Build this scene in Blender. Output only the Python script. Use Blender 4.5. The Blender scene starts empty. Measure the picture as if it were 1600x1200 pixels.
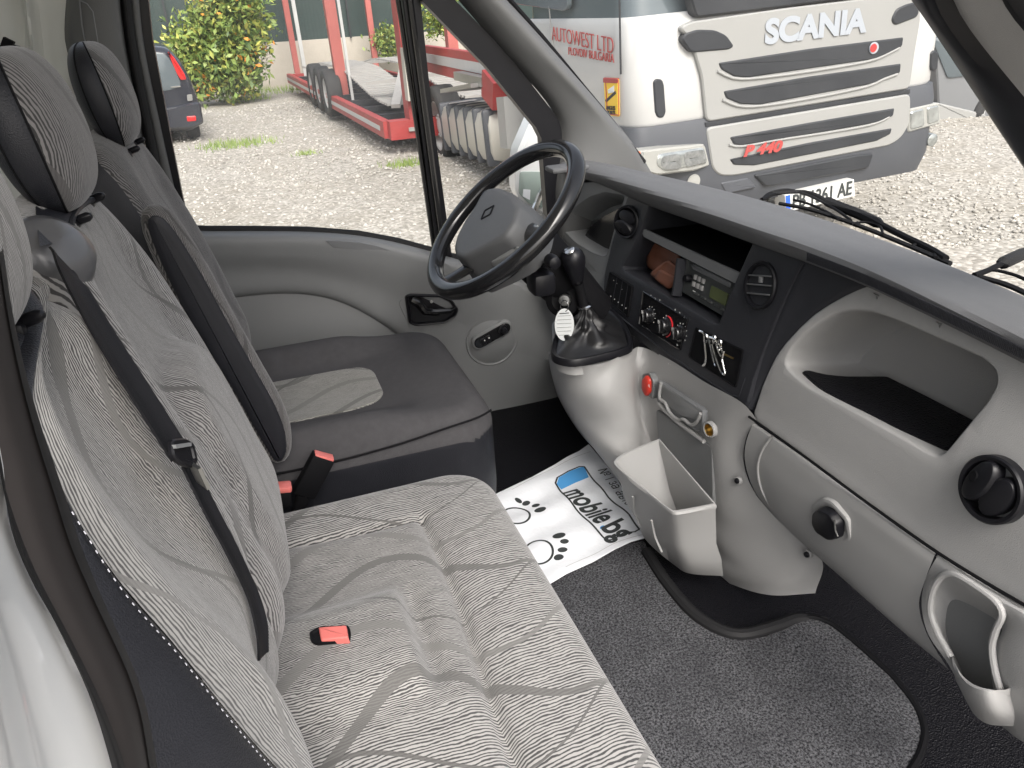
import bpy, bmesh, math, random
import numpy as np
from mathutils import Vector, Matrix
from mathutils.geometry import delaunay_2d_cdt
R = math.radians
sc = bpy.context.scene
COL = sc.collection

# ------------------------------------------------------------------ camera
FPX = 1200.0
CZ = 1.92
_p, _h, _r = R(26.26), R(18.0), R(3.44)
CD = Vector((math.sin(_h) * math.cos(_p), math.cos(_h) * math.cos(_p), -math.sin(_p)))
_r0 = Vector((math.cos(_h), -math.sin(_h), 0))
_u0 = _r0.cross(CD)
CR = _r0 * math.cos(_r) - _u0 * math.sin(_r)
CU = _u0 * math.cos(_r) + _r0 * math.sin(_r)
CAM = Vector((0, 0, CZ))
cam = bpy.data.objects.new('camera', bpy.data.cameras.new('camera'))
COL.objects.link(cam)
m3 = Matrix((CR, CU, -CD)).transposed()
cam.matrix_world = Matrix.Translation(CAM) @ m3.to_4x4()
cam.data.sensor_width = 36
cam.data.lens = FPX / 1600 * 36
cam.data.clip_start = 0.02
cam.data.clip_end = 600
sc.camera = cam
# ------------------------------------------------------------------ light: bright thin overcast
w = bpy.data.worlds.new('World'); sc.world = w; w.use_nodes = True
nt = w.node_tree; nt.nodes.clear()
wo = nt.nodes.new('ShaderNodeOutputWorld'); bg = nt.nodes.new('ShaderNodeBackground')
sky = nt.nodes.new('ShaderNodeTexSky'); sky.sky_type = 'NISHITA'; sky.sun_disc = False
SUN_EL, SUN_AZ = R(47), R(180)      # azimuth from +Y towards +X
sky.sun_elevation = SUN_EL; sky.sun_rotation = SUN_AZ
sky.air_density = 1.0; sky.dust_density = 6.0; sky.ozone_density = 0.6
hs = nt.nodes.new('ShaderNodeHueSaturation'); hs.inputs['Saturation'].default_value = 0.45
nt.links.new(sky.outputs[0], hs.inputs['Color'])
nt.links.new(hs.outputs[0], bg.inputs['Color'])
bg.inputs['Strength'].default_value = 0.15
nt.links.new(bg.outputs[0], wo.inputs[0])
sl = bpy.data.lights.new('sun', 'SUN'); sl.energy = 1.15; sl.angle = R(35); sl.color = (1, 0.985, 0.96)
so = bpy.data.objects.new('sun', sl); COL.objects.link(so)
sd = Vector((math.sin(SUN_AZ) * math.cos(SUN_EL), math.cos(SUN_AZ) * math.cos(SUN_EL), math.sin(SUN_EL)))
so.rotation_euler = sd.to_track_quat('Z', 'Y').to_euler()
so.location = (0, 0, 12)
sc.view_settings.view_transform = 'Standard'
sc.view_settings.look = 'None'
sc.view_settings.exposure = 1.05
sc.view_settings.gamma = 1
sc.render.engine = 'CYCLES'
sc.cycles.max_bounces = 8
sc.cycles.diffuse_bounces = 5
sc.cycles.transparent_max_bounces = 12

# ------------------------------------------------------------------ measuring helpers
def ray(x, y):
    return CD + CR * ((x - 800) / FPX) - CU * ((y - 600) / FPX)
def V(x, y, X=None, Y=None, Z=None, D=None):
    v = ray(x, y)
    if X is not None: t = X / v.x
    elif Y is not None: t = Y / v.y
    elif Z is not None: t = (Z - CZ) / v.z
    else: t = D
    return CAM + v * t
class Plane:
    def __init__(s, o, u, v):
        s.o = Vector(o); s.u = Vector(u).normalized(); s.v = Vector(v).normalized(); s.n = s.u.cross(s.v).normalized()
    def px(s, x, y, off=0.0):
        r = ray(x, y); t = (s.o + s.n * off - CAM).dot(s.n) / r.dot(s.n)
        return CAM + r * t
    def uv(s, x, y, off=0.0):
        q = s.px(x, y, off) - s.o
        return (q.dot(s.u), q.dot(s.v))
    def w(s, u, v, off=0.0):
        return s.o + s.u * u + s.v * v + s.n * off
    def pts(s, lst, off=0.0):
        return [s.uv(x, y, off) for x, y in lst]

# ------------------------------------------------------------------ object helpers
LOC = {}
def tag(o, label=None, cat=None, group=None, kind=None):
    if label: o['label'] = label
    if cat: o['category'] = cat
    if group: o['group'] = group
    if kind: o['kind'] = kind
    return o
def thing(name, label, cat, loc=(0, 0, 0), group=None):
    o = bpy.data.objects.new(name, None); COL.objects.link(o)
    o.empty_display_size = 0.05
    o.location = loc; LOC[o.name] = Vector(loc)
    return tag(o, label, cat, group)
def new(name, verts, faces, mat, parent=None, smooth=35, uvs=None, midx=None, mats=None, kind=None, label=None, attr=None, loc=None):
    """one mesh object from world-space vertices"""
    verts = [Vector(v) for v in verts]
    if parent is not None: base = LOC[parent.name]
    elif loc is not None: base = Vector(loc)
    else:
        lo = [min(v[i] for v in verts) for i in range(3)]; hi = [max(v[i] for v in verts) for i in range(3)]
        base = Vector(((lo[0] + hi[0]) / 2, (lo[1] + hi[1]) / 2, lo[2]))
    me = bpy.data.meshes.new(name)
    me.from_pydata([tuple(v - base) for v in verts], [], faces)
    for m in (mats or [mat]): me.materials.append(m)
    if midx is not None: me.polygons.foreach_set('material_index', midx)
    if uvs is not None:
        ul = me.uv_layers.new(name='UVMap')
        for lp in me.loops: ul.data[lp.index].uv = uvs[lp.vertex_index]
    if attr is not None:
        a = me.attributes.new('coarse', 'FLOAT', 'POINT'); a.data.foreach_set('value', attr)
    me.polygons.foreach_set('use_smooth', [True] * len(me.polygons))
    if smooth is not None and smooth < 179: me.set_sharp_from_angle(angle=R(smooth))
    me.validate(); me.update()
    o = bpy.data.objects.new(name, me); COL.objects.link(o)
    if parent is not None:
        o.parent = parent; LOC[o.name] = base
        o.location = (0, 0, 0)
    else:
        o.location = base; LOC[o.name] = base
    if kind: o['kind'] = kind
    if label: o['label'] = label
    return o
class MB:
    """collects shapes, then links them as one mesh"""
    def __init__(s): s.v = []; s.f = []; s.m = []
    def add(s, vs, fs, m=0):
        b = len(s.v); s.v += [Vector(v) for v in vs]; s.f += [tuple(i + b for i in f) for f in fs]; s.m += [m] * len(fs); return s
    def box(s, c, sx, sy, sz, rot=None, m=0, bev=0.0):
        c = Vector(c); vs = []
        if bev <= 0:
            for x in (-1, 1):
                for y in (-1, 1):
                    for z in (-1, 1): vs.append(Vector((x * sx / 2, y * sy / 2, z * sz / 2)))
            fs = [(0, 1, 3, 2), (4, 6, 7, 5), (0, 4, 5, 1), (2, 3, 7, 6), (0, 2, 6, 4), (1, 5, 7, 3)]
        else:
            bm = bmesh.new(); bmesh.ops.create_cube(bm, size=1)
            for q in bm.verts: q.co = Vector((q.co.x * sx, q.co.y * sy, q.co.z * sz))
            bmesh.ops.bevel(bm, geom=bm.edges[:], offset=min(bev, sx * .45, sy * .45, sz * .45), segments=2, affect='EDGES', profile=0.5)
            bm.verts.index_update()
            vs = [q.co.copy() for q in bm.verts]; fs = [tuple(q.index for q in f.verts) for f in bm.faces]; bm.free()
        if rot is not None: vs = [rot @ q for q in vs]
        return s.add([c + q for q in vs], fs, m)
    def bar(s, a, b, wd, ht, up=(0, 0, 1), m=0, bev=0.0):
        a = Vector(a); b = Vector(b); z = (b - a); L = z.length; z.normalize()
        x = Vector(up).cross(z)
        if x.length < 1e-4: x = Vector((1, 0, 0)).cross(z)
        x.normalize(); y = z.cross(x)
        return s.box((a + b) / 2, wd, ht, L, Matrix((x, y, z)).transposed(), m, bev)
    def tube(s, pts, rad, seg=10, m=0, cap=True, closed=False, flat=None):
        pts = [Vector(p) for p in pts]; n = len(pts)
        rs = rad if isinstance(rad, (list, tuple)) else [rad] * n
        vs = []; prev = None
        for i, p in enumerate(pts):
            if closed: t = pts[(i + 1) % n] - pts[i - 1]
            else: t = pts[min(i + 1, n - 1)] - pts[max(i - 1, 0)]
            t.normalize()
            if prev is None:
                x = t.orthogonal().normalized() if flat is None else (Vector(flat) - t * Vector(flat).dot(t)).normalized()
            else:
                x = (prev - t * prev.dot(t)).normalized()
            prev = x; y = t.cross(x)
            for k in range(seg):
                a = 2 * math.pi * k / seg
                vs.append(p + (x * math.cos(a) + y * math.sin(a)) * rs[i])
        fs = []
        for i in range(n if closed else n - 1):
            j = (i + 1) % n
            for k in range(seg):
                fs.append((i * seg + k, i * seg + (k + 1) % seg, j * seg + (k + 1) % seg, j * seg + k))
        if cap and not closed:
            fs.append(tuple(range(seg))[::-1]); fs.append(tuple((n - 1) * seg + k for k in range(seg)))
        return s.add(vs, fs, m)
    def lathe(s, c, axis, prof, seg=32, m=0, ref=None):
        """prof: list of (radius, height along axis)"""
        c = Vector(c); z = Vector(axis).normalized(); x = z.orthogonal().normalized() if ref is None else Vector(ref).normalized(); y = z.cross(x)
        vs = []; fs = []
        for r_, h_ in prof:
            for k in range(seg):
                a = 2 * math.pi * k / seg
                vs.append(c + z * h_ + (x * math.cos(a) + y * math.sin(a)) * max(r_, 1e-5))
        for i in range(len(prof) - 1):
            for k in range(seg):
                fs.append((i * seg + k, i * seg + (k + 1) % seg, (i + 1) * seg + (k + 1) % seg, (i + 1) * seg + k))
        return s.add(vs, fs, m)
    def build(s, name, mat, parent=None, smooth=35, kind=None, label=None, mats=None, loc=None):
        return new(name, s.v, s.f, mat, parent, smooth, midx=s.m, mats=mats, kind=kind, label=label, loc=loc)

def spline(pts, n, closed=False):
    """Catmull-Rom through pts, n samples by arc length"""
    P = [np.array(p, float) for p in pts]; k = len(P)
    segs = k if closed else k - 1; out = []
    if k == 2:
        return [Vector(P[0] + (P[1] - P[0]) * i / (n - 1)) for i in range(n)]
    for i in range(segs):
        if closed: a, b, c, d = P[i - 1], P[i], P[(i + 1) % k], P[(i + 2) % k]
        else:
            b, c = P[i], P[i + 1]; a = P[i - 1] if i > 0 else 2 * b - c; d = P[i + 2] if i + 2 < k else 2 * c - b
        t0 = 0.; t1 = t0 + max(np.linalg.norm(b - a), 1e-6) ** .5; t2 = t1 + max(np.linalg.norm(c - b), 1e-6) ** .5; t3 = t2 + max(np.linalg.norm(d - c), 1e-6) ** .5
        for q in range(16):
            t = t1 + (t2 - t1) * q / 16
            A1 = (t1 - t) / (t1 - t0) * a + (t - t0) / (t1 - t0) * b; A2 = (t2 - t) / (t2 - t1) * b + (t - t1) / (t2 - t1) * c; A3 = (t3 - t) / (t3 - t2) * c + (t - t2) / (t3 - t2) * d
            B1 = (t2 - t) / (t2 - t0) * A1 + (t - t0) / (t2 - t0) * A2; B2 = (t3 - t) / (t3 - t1) * A2 + (t - t1) / (t3 - t1) * A3
            out.append((t2 - t) / (t2 - t1) * B1 + (t - t1) / (t2 - t1) * B2)
    out.append(P[0] if closed else P[-1])
    out = np.array(out); L = np.concatenate([[0], np.cumsum(np.linalg.norm(np.diff(out, axis=0), axis=1))])
    tt = np.linspace(0, L[-1], n + 1)[:-1] if closed else np.linspace(0, L[-1], n)
    return [Vector([np.interp(t, L, out[:, j]) for j in range(out.shape[1])]) for t in tt]
def rnd(pts, r, seg=5):
    """round the corners of a 2D polygon"""
    out = []; n = len(pts)
    for i in range(n):
        p = Vector(pts[i]); a = Vector(pts[i - 1]); b = Vector(pts[(i + 1) % n])
        rr = r[i] if isinstance(r, (list, tuple)) else r
        d1 = (a - p); d2 = (b - p); l1 = d1.length; l2 = d2.length
        rr_ = min(rr, l1 * .48, l2 * .48)
        if rr_ < 1e-5: out.append(tuple(p)); continue
        p1 = p + d1.normalized() * rr_; p2 = p + d2.normalized() * rr_
        for k in range(seg + 1):
            t = k / seg; out.append(tuple((1 - t) ** 2 * p1 + 2 * t * (1 - t) * p + t * t * p2))
    return out
def area2(p): return sum(p[i - 1][0] * p[i][1] - p[i][0] * p[i - 1][1] for i in range(len(p))) / 2
def inset(p, d):
    """offset closed CCW polygon inward by d"""
    n = len(p); out = []
    for i in range(n):
        a = Vector(p[i - 1]); b = Vector(p[i]); c = Vector(p[(i + 1) % n])
        t1 = (b - a); t2 = (c - b)
        if t1.length < 1e-9: t1 = t2
        if t2.length < 1e-9: t2 = t1
        t1 = t1.normalized(); t2 = t2.normalized()
        nn = Vector((-t1.y - t2.y, t1.x + t2.x))
        if nn.length < 1e-6: nn = Vector((-t1.y, t1.x))
        nn.normalize(); cs = max(0.45, nn.dot(Vector((-t1.y, t1.x))))
        q = b + nn * (d / cs); out.append((q.x, q.y))
    return out
def puff(name, pl, poly, steps, mat, parent=None, mb=None, m=0, back=True, **k):
    """solid from a 2D outline on plane pl; steps = [(inset, height)...], first is the base; last loop is capped"""
    if area2(poly) < 0: poly = poly[::-1]
    M = mb or MB(); n = len(poly); vs = []; fs = []
    for ins, h_ in steps:
        q = inset(poly, ins) if abs(ins) > 1e-7 else poly
        vs += [pl.w(a, b, h_) for a, b in q]
    for i in range(len(steps) - 1):
        for j in range(n): fs.append((i * n + j, i * n + (j + 1) % n, (i + 1) * n + (j + 1) % n, (i + 1) * n + j))
    L = (len(steps) - 1) * n; fs.append(tuple(L + j for j in range(n)))
    if back: fs.append(tuple(range(n))[::-1])
    M.add(vs, fs, m)
    if mb is None: return M.build(name, mat, parent, **k)
def pip(q, poly):
    x, y = q; c = False; n = len(poly)
    for i in range(n):
        x1, y1 = poly[i - 1]; x2, y2 = poly[i]
        if (y1 > y) != (y2 > y) and x < (x2 - x1) * (y - y1) / (y2 - y1) + x1: c = not c
    return c
def sheet(name, pl, outer, holes, mat, parent=None, off=None, grid=0.02, edge=(0.004, 0.03), hole_steps=None, **k):
    """panel with holes on plane pl, surface pushed by off(u,v); edges rounded and turned back.
    hole_steps: per hole list of (inset (negative=outward), depth) loops, last one capped if flagged ('cap')"""
    off = off or (lambda a, b: 0.0)
    if area2(outer) < 0: outer = outer[::-1]
    holes = [h if area2(h) > 0 else h[::-1] for h in holes]
    verts = [Vector(p) for p in outer]; edges = [(i, (i + 1) % len(outer)) for i in range(len(outer))]
    rings = [list(range(len(outer)))]
    for h in holes:
        b = len(verts); verts += [Vector(p) for p in h]; r_ = list(range(b, b + len(h))); rings.append(r_)
        edges += [(r_[i], r_[(i + 1) % len(h)]) for i in range(len(h))]
    if grid:
        xs = [p[0] for p in outer]; ys = [p[1] for p in outer]
        a = min(xs) + grid / 2
        while a < max(xs):
            b = min(ys) + grid / 2
            while b < max(ys):
                if pip((a, b), outer) and not any(pip((a, b), h) for h in holes): verts.append(Vector((a, b)))
                b += grid
            a += grid
    res = delaunay_2d_cdt(verts, edges, [], 0, 1e-6)
    v2, _, f2, vorig = res[0], res[1], res[2], res[3]
    fs = []
    for f in f2:
        c = sum((v2[i] for i in f), Vector((0, 0))) / len(f)
        if pip(c, outer) and not any(pip(c, h) for h in holes): fs.append(tuple(f))
    vs = [pl.w(q.x, q.y, off(q.x, q.y)) for q in v2]
    inv = {}
    for i, os_ in enumerate(vorig):
        for o_ in os_: inv[o_] = i
    def ring_on(ids, poly, steps, sign, cap):
        prev = [inv[i] for i in ids]; n = len(prev)
        for ins, h_ in steps:
            q = inset(poly, ins * sign); b = len(vs)
            vs.extend(pl.w(a_, b_, off(a_, b_) - h_) for a_, b_ in q)
            cur = list(range(b, b + n))
            for j in range(n):
                f = (prev[j], cur[j], cur[(j + 1) % n], prev[(j + 1) % n])
                fs.append(f if sign < 0 else f[::-1])
            prev = cur
        if cap: fs.append(tuple(prev) if sign > 0 else tuple(prev[::-1]))
    if edge:
        e, dpt = edge
        ring_on(rings[0], outer, [(e * .3, e * .08), (e * .75, e * .4), (e, e), (e, dpt)] , -1, False)
    for hi, h in enumerate(holes):
        st = (hole_steps or [[(.002, .001), (.003, .003), (.003, .03)]] * 9)[hi]
        cap = st[-1] == 'cap'; st = st[:-1] if cap else st
        ring_on(rings[hi + 1], h, st, 1, cap)
    return new(name, vs, fs, mat, parent, **k)
def rows(name, rws, nu, nv, mat, parent=None, coarse=None, solid=0.0, uvs=True, **k):
    """smooth surface through rows of 3D points"""
    R1 = [spline(r_, nu) for r_ in rws]
    cols = [spline([R1[i][j] for i in range(len(R1))], nv) for j in range(nu)]
    vs = []; uv = []; at = []
    for i in range(nv):
        for j in range(nu):
            vs.append(cols[j][i])
    G = lambda i, j: vs[i * nu + j]
    lu = [0]
    for j in range(1, nu): lu.append(lu[-1] + (G(nv // 2, j) - G(nv // 2, j - 1)).length)
    lv = [0]
    for i in range(1, nv): lv.append(lv[-1] + (G(i, nu // 2) - G(i - 1, nu // 2)).length)
    for i in range(nv):
        for j in range(nu): uv.append((lu[j], lv[i])); at.append(coarse(j / (nu - 1), i / (nv - 1)) if coarse else 0)
    fs = [(i * nu + j, i * nu + j + 1, (i + 1) * nu + j + 1, (i + 1) * nu + j) for i in range(nv - 1) for j in range(nu - 1)]
    o = new(name, vs, fs, mat, parent, uvs=uv, attr=at if coarse else None, **k)
    if solid:
        md = o.modifiers.new('thickness', 'SOLIDIFY'); md.thickness = solid; md.offset = 0
    return o
def text(body, pl, u, v, size, mat, parent, name, off=0.0005, rot=0.0, ext=0.0004, ax='CENTER', sx=1.0, shear=0.0, bold=0.0):
    cu = bpy.data.curves.new(name, 'FONT'); cu.body = body; cu.size = size; cu.extrude = ext; cu.align_x = ax; cu.align_y = 'CENTER'; cu.shear = shear; cu.offset = bold
    t = bpy.data.objects.new('tmp', cu); COL.objects.link(t)
    dg = bpy.context.evaluated_depsgraph_get(); dg.update()
    me = bpy.data.meshes.new_from_object(t.evaluated_get(dg))
    bpy.data.objects.remove(t)
    c, s = math.cos(rot), math.sin(rot)
    vs = [pl.w(u + (q.co.x * sx * c - q.co.y * s), v + (q.co.x * sx * s + q.co.y * c), off + q.co.z) for q in me.vertices]
    fs = [tuple(p.vertices) for p in me.polygons]
    o = new(name, vs, fs, mat, parent, smooth=20); bpy.data.meshes.remove(me)
    return o

# ------------------------------------------------------------------ materials
MAT = {}
def mat(name, col, rough=0.6, metal=0.0, noise=None, bump=None, spec=0.5, coat=0.0):
    """noise=(scale, amount) mottles colour; bump=(kind, scale, strength)"""
    m = bpy.data.materials.new(name); m.use_nodes = True; n = m.node_tree; b = n.nodes['Principled BSDF']
    b.inputs['Base Color'].default_value = (*col, 1); b.inputs['Roughness'].default_value = rough; b.inputs['Metallic'].default_value = metal
    b.inputs['Specular IOR Level'].default_value = spec; b.inputs['Coat Weight'].default_value = coat
    tc = n.nodes.new('ShaderNodeTexCoord')
    if noise:
        t = n.nodes.new('ShaderNodeTexNoise'); t.inputs['Scale'].default_value = noise[0]; t.inputs['Detail'].default_value = 6; t.inputs['Roughness'].default_value = .65
        n.links.new(tc.outputs['Object'], t.inputs['Vector'])
        mx = n.nodes.new('ShaderNodeMix'); mx.data_type = 'RGBA'
        a = noise[1]
        mx.inputs[6].default_value = (*[c * (1 - a) for c in col], 1); mx.inputs[7].default_value = (*[min(1, c * (1 + a)) for c in col], 1)
        n.links.new(t.outputs['Fac'], mx.inputs[0]); n.links.new(mx.outputs[2], b.inputs['Base Color'])
        mr = n.nodes.new('ShaderNodeMapRange'); mr.inputs[3].default_value = max(0.02, rough - .12); mr.inputs[4].default_value = min(1, rough + .12)
        n.links.new(t.outputs['Fac'], mr.inputs[0]); n.links.new(mr.outputs[0], b.inputs['Roughness'])
    if bump:
        if bump[0] == 'grain':
            t = n.nodes.new('ShaderNodeTexVoronoi'); t.feature = 'F1'; o_ = 'Distance'
        elif bump[0] == 'wave':
            t = n.nodes.new('ShaderNodeTexWave'); o_ = 'Fac'; t.bands_direction = 'Y'
        else:
            t = n.nodes.new('ShaderNodeTexNoise'); t.inputs['Detail'].default_value = 4; o_ = 'Fac'
        t.inputs['Scale'].default_value = bump[1]; n.links.new(tc.outputs['Object'], t.inputs['Vector'])
        bp = n.nodes.new('ShaderNodeBump'); bp.inputs['Strength'].default_value = bump[2]; bp.inputs['Distance'].default_value = 0.001 if len(bump) < 4 else bump[3]
        n.links.new(t.outputs[o_], bp.inputs['Height']); n.links.new(bp.outputs[0], b.inputs['Normal'])
    MAT[name] = m; return m
class NG:
    def __init__(s, m): s.n = m.node_tree
    def math(s, op, a, b=None, c=None, clamp=False):
        q = s.n.nodes.new('ShaderNodeMath'); q.operation = op; q.use_clamp = clamp
        for i, v in enumerate((a, b, c)):
            if v is None: continue
            if isinstance(v, (int, float)): q.inputs[i].default_value = v
            else: s.n.links.new(v, q.inputs[i])
        return q.outputs[0]
    def mix(s, f, a, b):
        q = s.n.nodes.new('ShaderNodeMix'); q.data_type = 'RGBA'
        for i, v in ((0, f), (6, a), (7, b)):
            if isinstance(v, (int, float)): q.inputs[i].default_value = v
            elif isinstance(v, tuple): q.inputs[i].default_value = (*v, 1)
            else: s.n.links.new(v, q.inputs[i])
        return q.outputs[2]
    def noise(s, vec, scale, detail=3, rough=.5):
        q = s.n.nodes.new('ShaderNodeTexNoise'); q.inputs['Scale'].default_value = scale; q.inputs['Detail'].default_value = detail; q.inputs['Roughness'].default_value = rough
        s.n.links.new(vec, q.inputs['Vector']); return q.outputs['Fac']
    def range(s, v, a, b, c=0., d=1.):
        q = s.n.nodes.new('ShaderNodeMapRange'); s.n.links.new(v, q.inputs[0])
        for i, x in enumerate((a, b, c, d)): q.inputs[i + 1].default_value = x
        return q.outputs[0]
def zebra(name, light, dark, ribbons=True, fine=0.0027, coarse=0.0044, phase=0.0, rib_period=0.235):
    m = bpy.data.materials.new(name); m.use_nodes = True; g = NG(m); n = m.node_tree; b = n.nodes['Principled BSDF']
    b.inputs['Roughness'].default_value = .9; b.inputs['Specular IOR Level'].default_value = .15
    b.inputs['Sheen Weight'].default_value = .25; b.inputs['Sheen Roughness'].default_value = .5
    uv = n.nodes.new('ShaderNodeUVMap'); sp = n.nodes.new('ShaderNodeSeparateXYZ'); n.links.new(uv.outputs[0], sp.inputs[0])
    u, v = sp.outputs[0], sp.outputs[1]; vec = uv.outputs[0]
    # irregular wavy stripes running along v
    mp = n.nodes.new('ShaderNodeMapping'); mp.inputs['Scale'].default_value = (1, .45, 1); n.links.new(vec, mp.inputs[0])
    n1 = g.noise(mp.outputs[0], 26, 2); n2 = g.noise(mp.outputs[0], 130, 2); n3 = g.noise(vec, 5.5, 1)
    ud = g.math('ADD', u, g.math('ADD', g.math('MULTIPLY', n1, .008), g.math('ADD', g.math('MULTIPLY', n2, .0050), g.math('MULTIPLY', n3, .035))))
    at = n.nodes.new('ShaderNodeAttribute'); at.attribute_name = 'coarse'
    def stripes(p, thr):
        s_ = g.math('SINE', g.math('MULTIPLY', ud, 2 * math.pi / p))
        th = g.math('ADD', thr, g.math('MULTIPLY', g.math('SUBTRACT', g.noise(mp.outputs[0], 60, 2), .5), 1.3))
        return g.math('MULTIPLY_ADD', g.math('SUBTRACT', s_, th), 1.8, .5, clamp=True)
    c1 = g.mix(stripes(fine, 0.0), dark, tuple(x * .96 for x in light))
    c2 = g.mix(stripes(coarse, -0.15), dark, light)
    cs = g.math('ADD', at.outputs['Fac'], g.math('MULTIPLY', g.math('SUBTRACT', g.noise(vec, 9, 1), .5), .5))
    col = g.mix(g.range(cs, .4, .6), c1, c2)
    if ribbons:
        for (A, Lr, ph, c0, wd, cl, per, sl_) in ((.050, .36, .3 + phase, .02, .0052, tuple(x * .27 for x in light), rib_period, .08),
                                             (.046, .36, 1.2 + phase, .11, .0060, tuple(x * .42 for x in light), rib_period, .10),
                                             (.052, .40, 2.0 + phase, .19, .0028, tuple(x * .22 for x in light), rib_period, .12)):
            arg = g.math('MULTIPLY_ADD', v, 2 * math.pi / Lr, ph)
            cen = g.math('ADD', g.math('MULTIPLY', g.math('SINE', arg), A), g.math('MULTIPLY_ADD', v, sl_, c0))
            x = g.math('SUBTRACT', u, cen)
            x = g.math('ABSOLUTE', g.math('SUBTRACT', g.math('FLOORED_MODULO', x, per), per / 2))
            ww = g.math('MULTIPLY_ADD', g.math('SINE', g.math('MULTIPLY_ADD', v, 2 * math.pi / Lr * .5, ph + 1)), wd * .45, wd)
            sl2 = g.math('MULTIPLY', g.math('COSINE', arg), A * 2 * math.pi / Lr)
            ww = g.math('MULTIPLY', ww, g.math('SQRT', g.math('MULTIPLY_ADD', sl2, sl2, 1)))
            f = g.math('LESS_THAN', x, ww)
            f = g.math('MULTIPLY', f, .88)
            col = g.mix(f, col, cl)
    wv = g.noise(vec, 900, 1)
    col = g.mix(g.math('MULTIPLY', wv, .3), col, tuple(x * .5 for x in light))
    n.links.new(col, b.inputs['Base Color'])
    bp = n.nodes.new('ShaderNodeBump'); bp.inputs['Strength'].default_value = .35; bp.inputs['Distance'].default_value = .0008
    n.links.new(g.math('ADD', wv, g.math('MULTIPLY', n2, .6)), bp.inputs['Height']); n.links.new(bp.outputs[0], b.inputs['Normal'])
    MAT[name] = m; return m
mat('plastic_light', (.355, .352, .347), .7, noise=(3, .05), bump=('grain', 900, .35))
mat('plastic_smooth', (.315, .313, .308), .55, noise=(4, .04))
mat('plastic_mid', (.175, .179, .181), .5, noise=(4, .05), bump=('grain', 900, .25))
mat('plastic_recess', (.16, .165, .17), .6, noise=(5, .06), bump=('noise', 500, .3))
mat('pillar_trim', (.095, .096, .096), .55, noise=(4, .05), bump=('grain', 800, .3))
mat('dash_dark', (.027, .028, .033), .42, noise=(5, .08), bump=('grain', 1000, .35), spec=0.28)
mat('dash_pad', (.105, .107, .112), .62, noise=(40, .10), bump=('grain', 1100, .5))
mat('black_plastic', (.008, .008, .010), .36, noise=(8, .2), spec=0.28)
mat('black_matte', (.006, .006, .007), .65, noise=(8, .2), spec=0.12)
mat('gloss_black', (.010, .010, .011), .16, noise=(12, .2), spec=0.5)
mat('rubber', (.016, .016, .017), .55, noise=(10, .2), spec=0.12)
mat('floor_rubber', (.007, .007, .009), .38, noise=(6, .2), bump=('grain', 420, .9, .002), spec=0.12)
mat('seal_brown', (.026, .023, .023), .55, noise=(10, .15), spec=0.28)
mat('leather', (.017, .0177, .0218), .42, noise=(14, .2), bump=('grain', 700, .35), spec=0.28)
mat('leather_seam', (.38, .38, .42), .7)
mat('white_paint', (.74, .75, .75), .25, coat=.5)
mat('cab_white', (.62, .63, .60), .35, noise=(2, .05))
mat('chrome', (.75, .75, .74), .16, metal=1)
mat('steel', (.38, .38, .37), .38, metal=1, noise=(30, .2))
mat('buckle_red', (.66, .17, .15), .4, noise=(20, .1))
mat('red_button', (.55, .035, .02), .35)
mat('dial_red', (.60, .02, .03), .4)
mat('mark_white', (.75, .75, .73), .5)
mat('paper', (.74, .76, .79), .75, noise=(6, .03), bump=('noise', 18, .6, .01))
mat('paper_ink', (.03, .035, .035), .7)
mat('paper_blue', (.07, .30, .62), .7)
mat('brown_leather', (.20, .075, .042), .6, noise=(25, .2), bump=('noise', 120, .5))
mat('lcd', (.10, .12, .055), .25)
mat('radio_face', (.055, .06, .06), .35, noise=(20, .1))
mat('belt', (.013, .013, .015), .6, bump=('noise', 800, .4), spec=0.12)
mat('fabric_dark', (.060, .062, .066), .9, noise=(60, .25), bump=('noise', 900, .6), spec=.2)
mat('fabric_mid', (.065, .063, .066), .9, noise=(60, .25), bump=('noise', 900, .6), spec=.2)
mat('brass', (.5, .36, .14), .3, metal=1)
mat('tag_white', (.7, .72, .72), .5)
zebra('fabric', (.37, .36, .345), (.035, .034, .036))
zebra('fabric_b', (.33, .32, .31), (.04, .038, .04), phase=1.3)
zebra('fabric_dim', (.20, .19, .187), (.03, .03, .03), phase=2.6, coarse=.0038)
mat('hub_grey', (.085, .087, .09), .5, noise=(20, .12), bump=('grain', 600, .4))
mat('dome_grey', (.09, .09, .095), .3)
zebra('fabric_insert', (.36, .35, .32), (.10, .097, .09), phase=.8)
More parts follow.
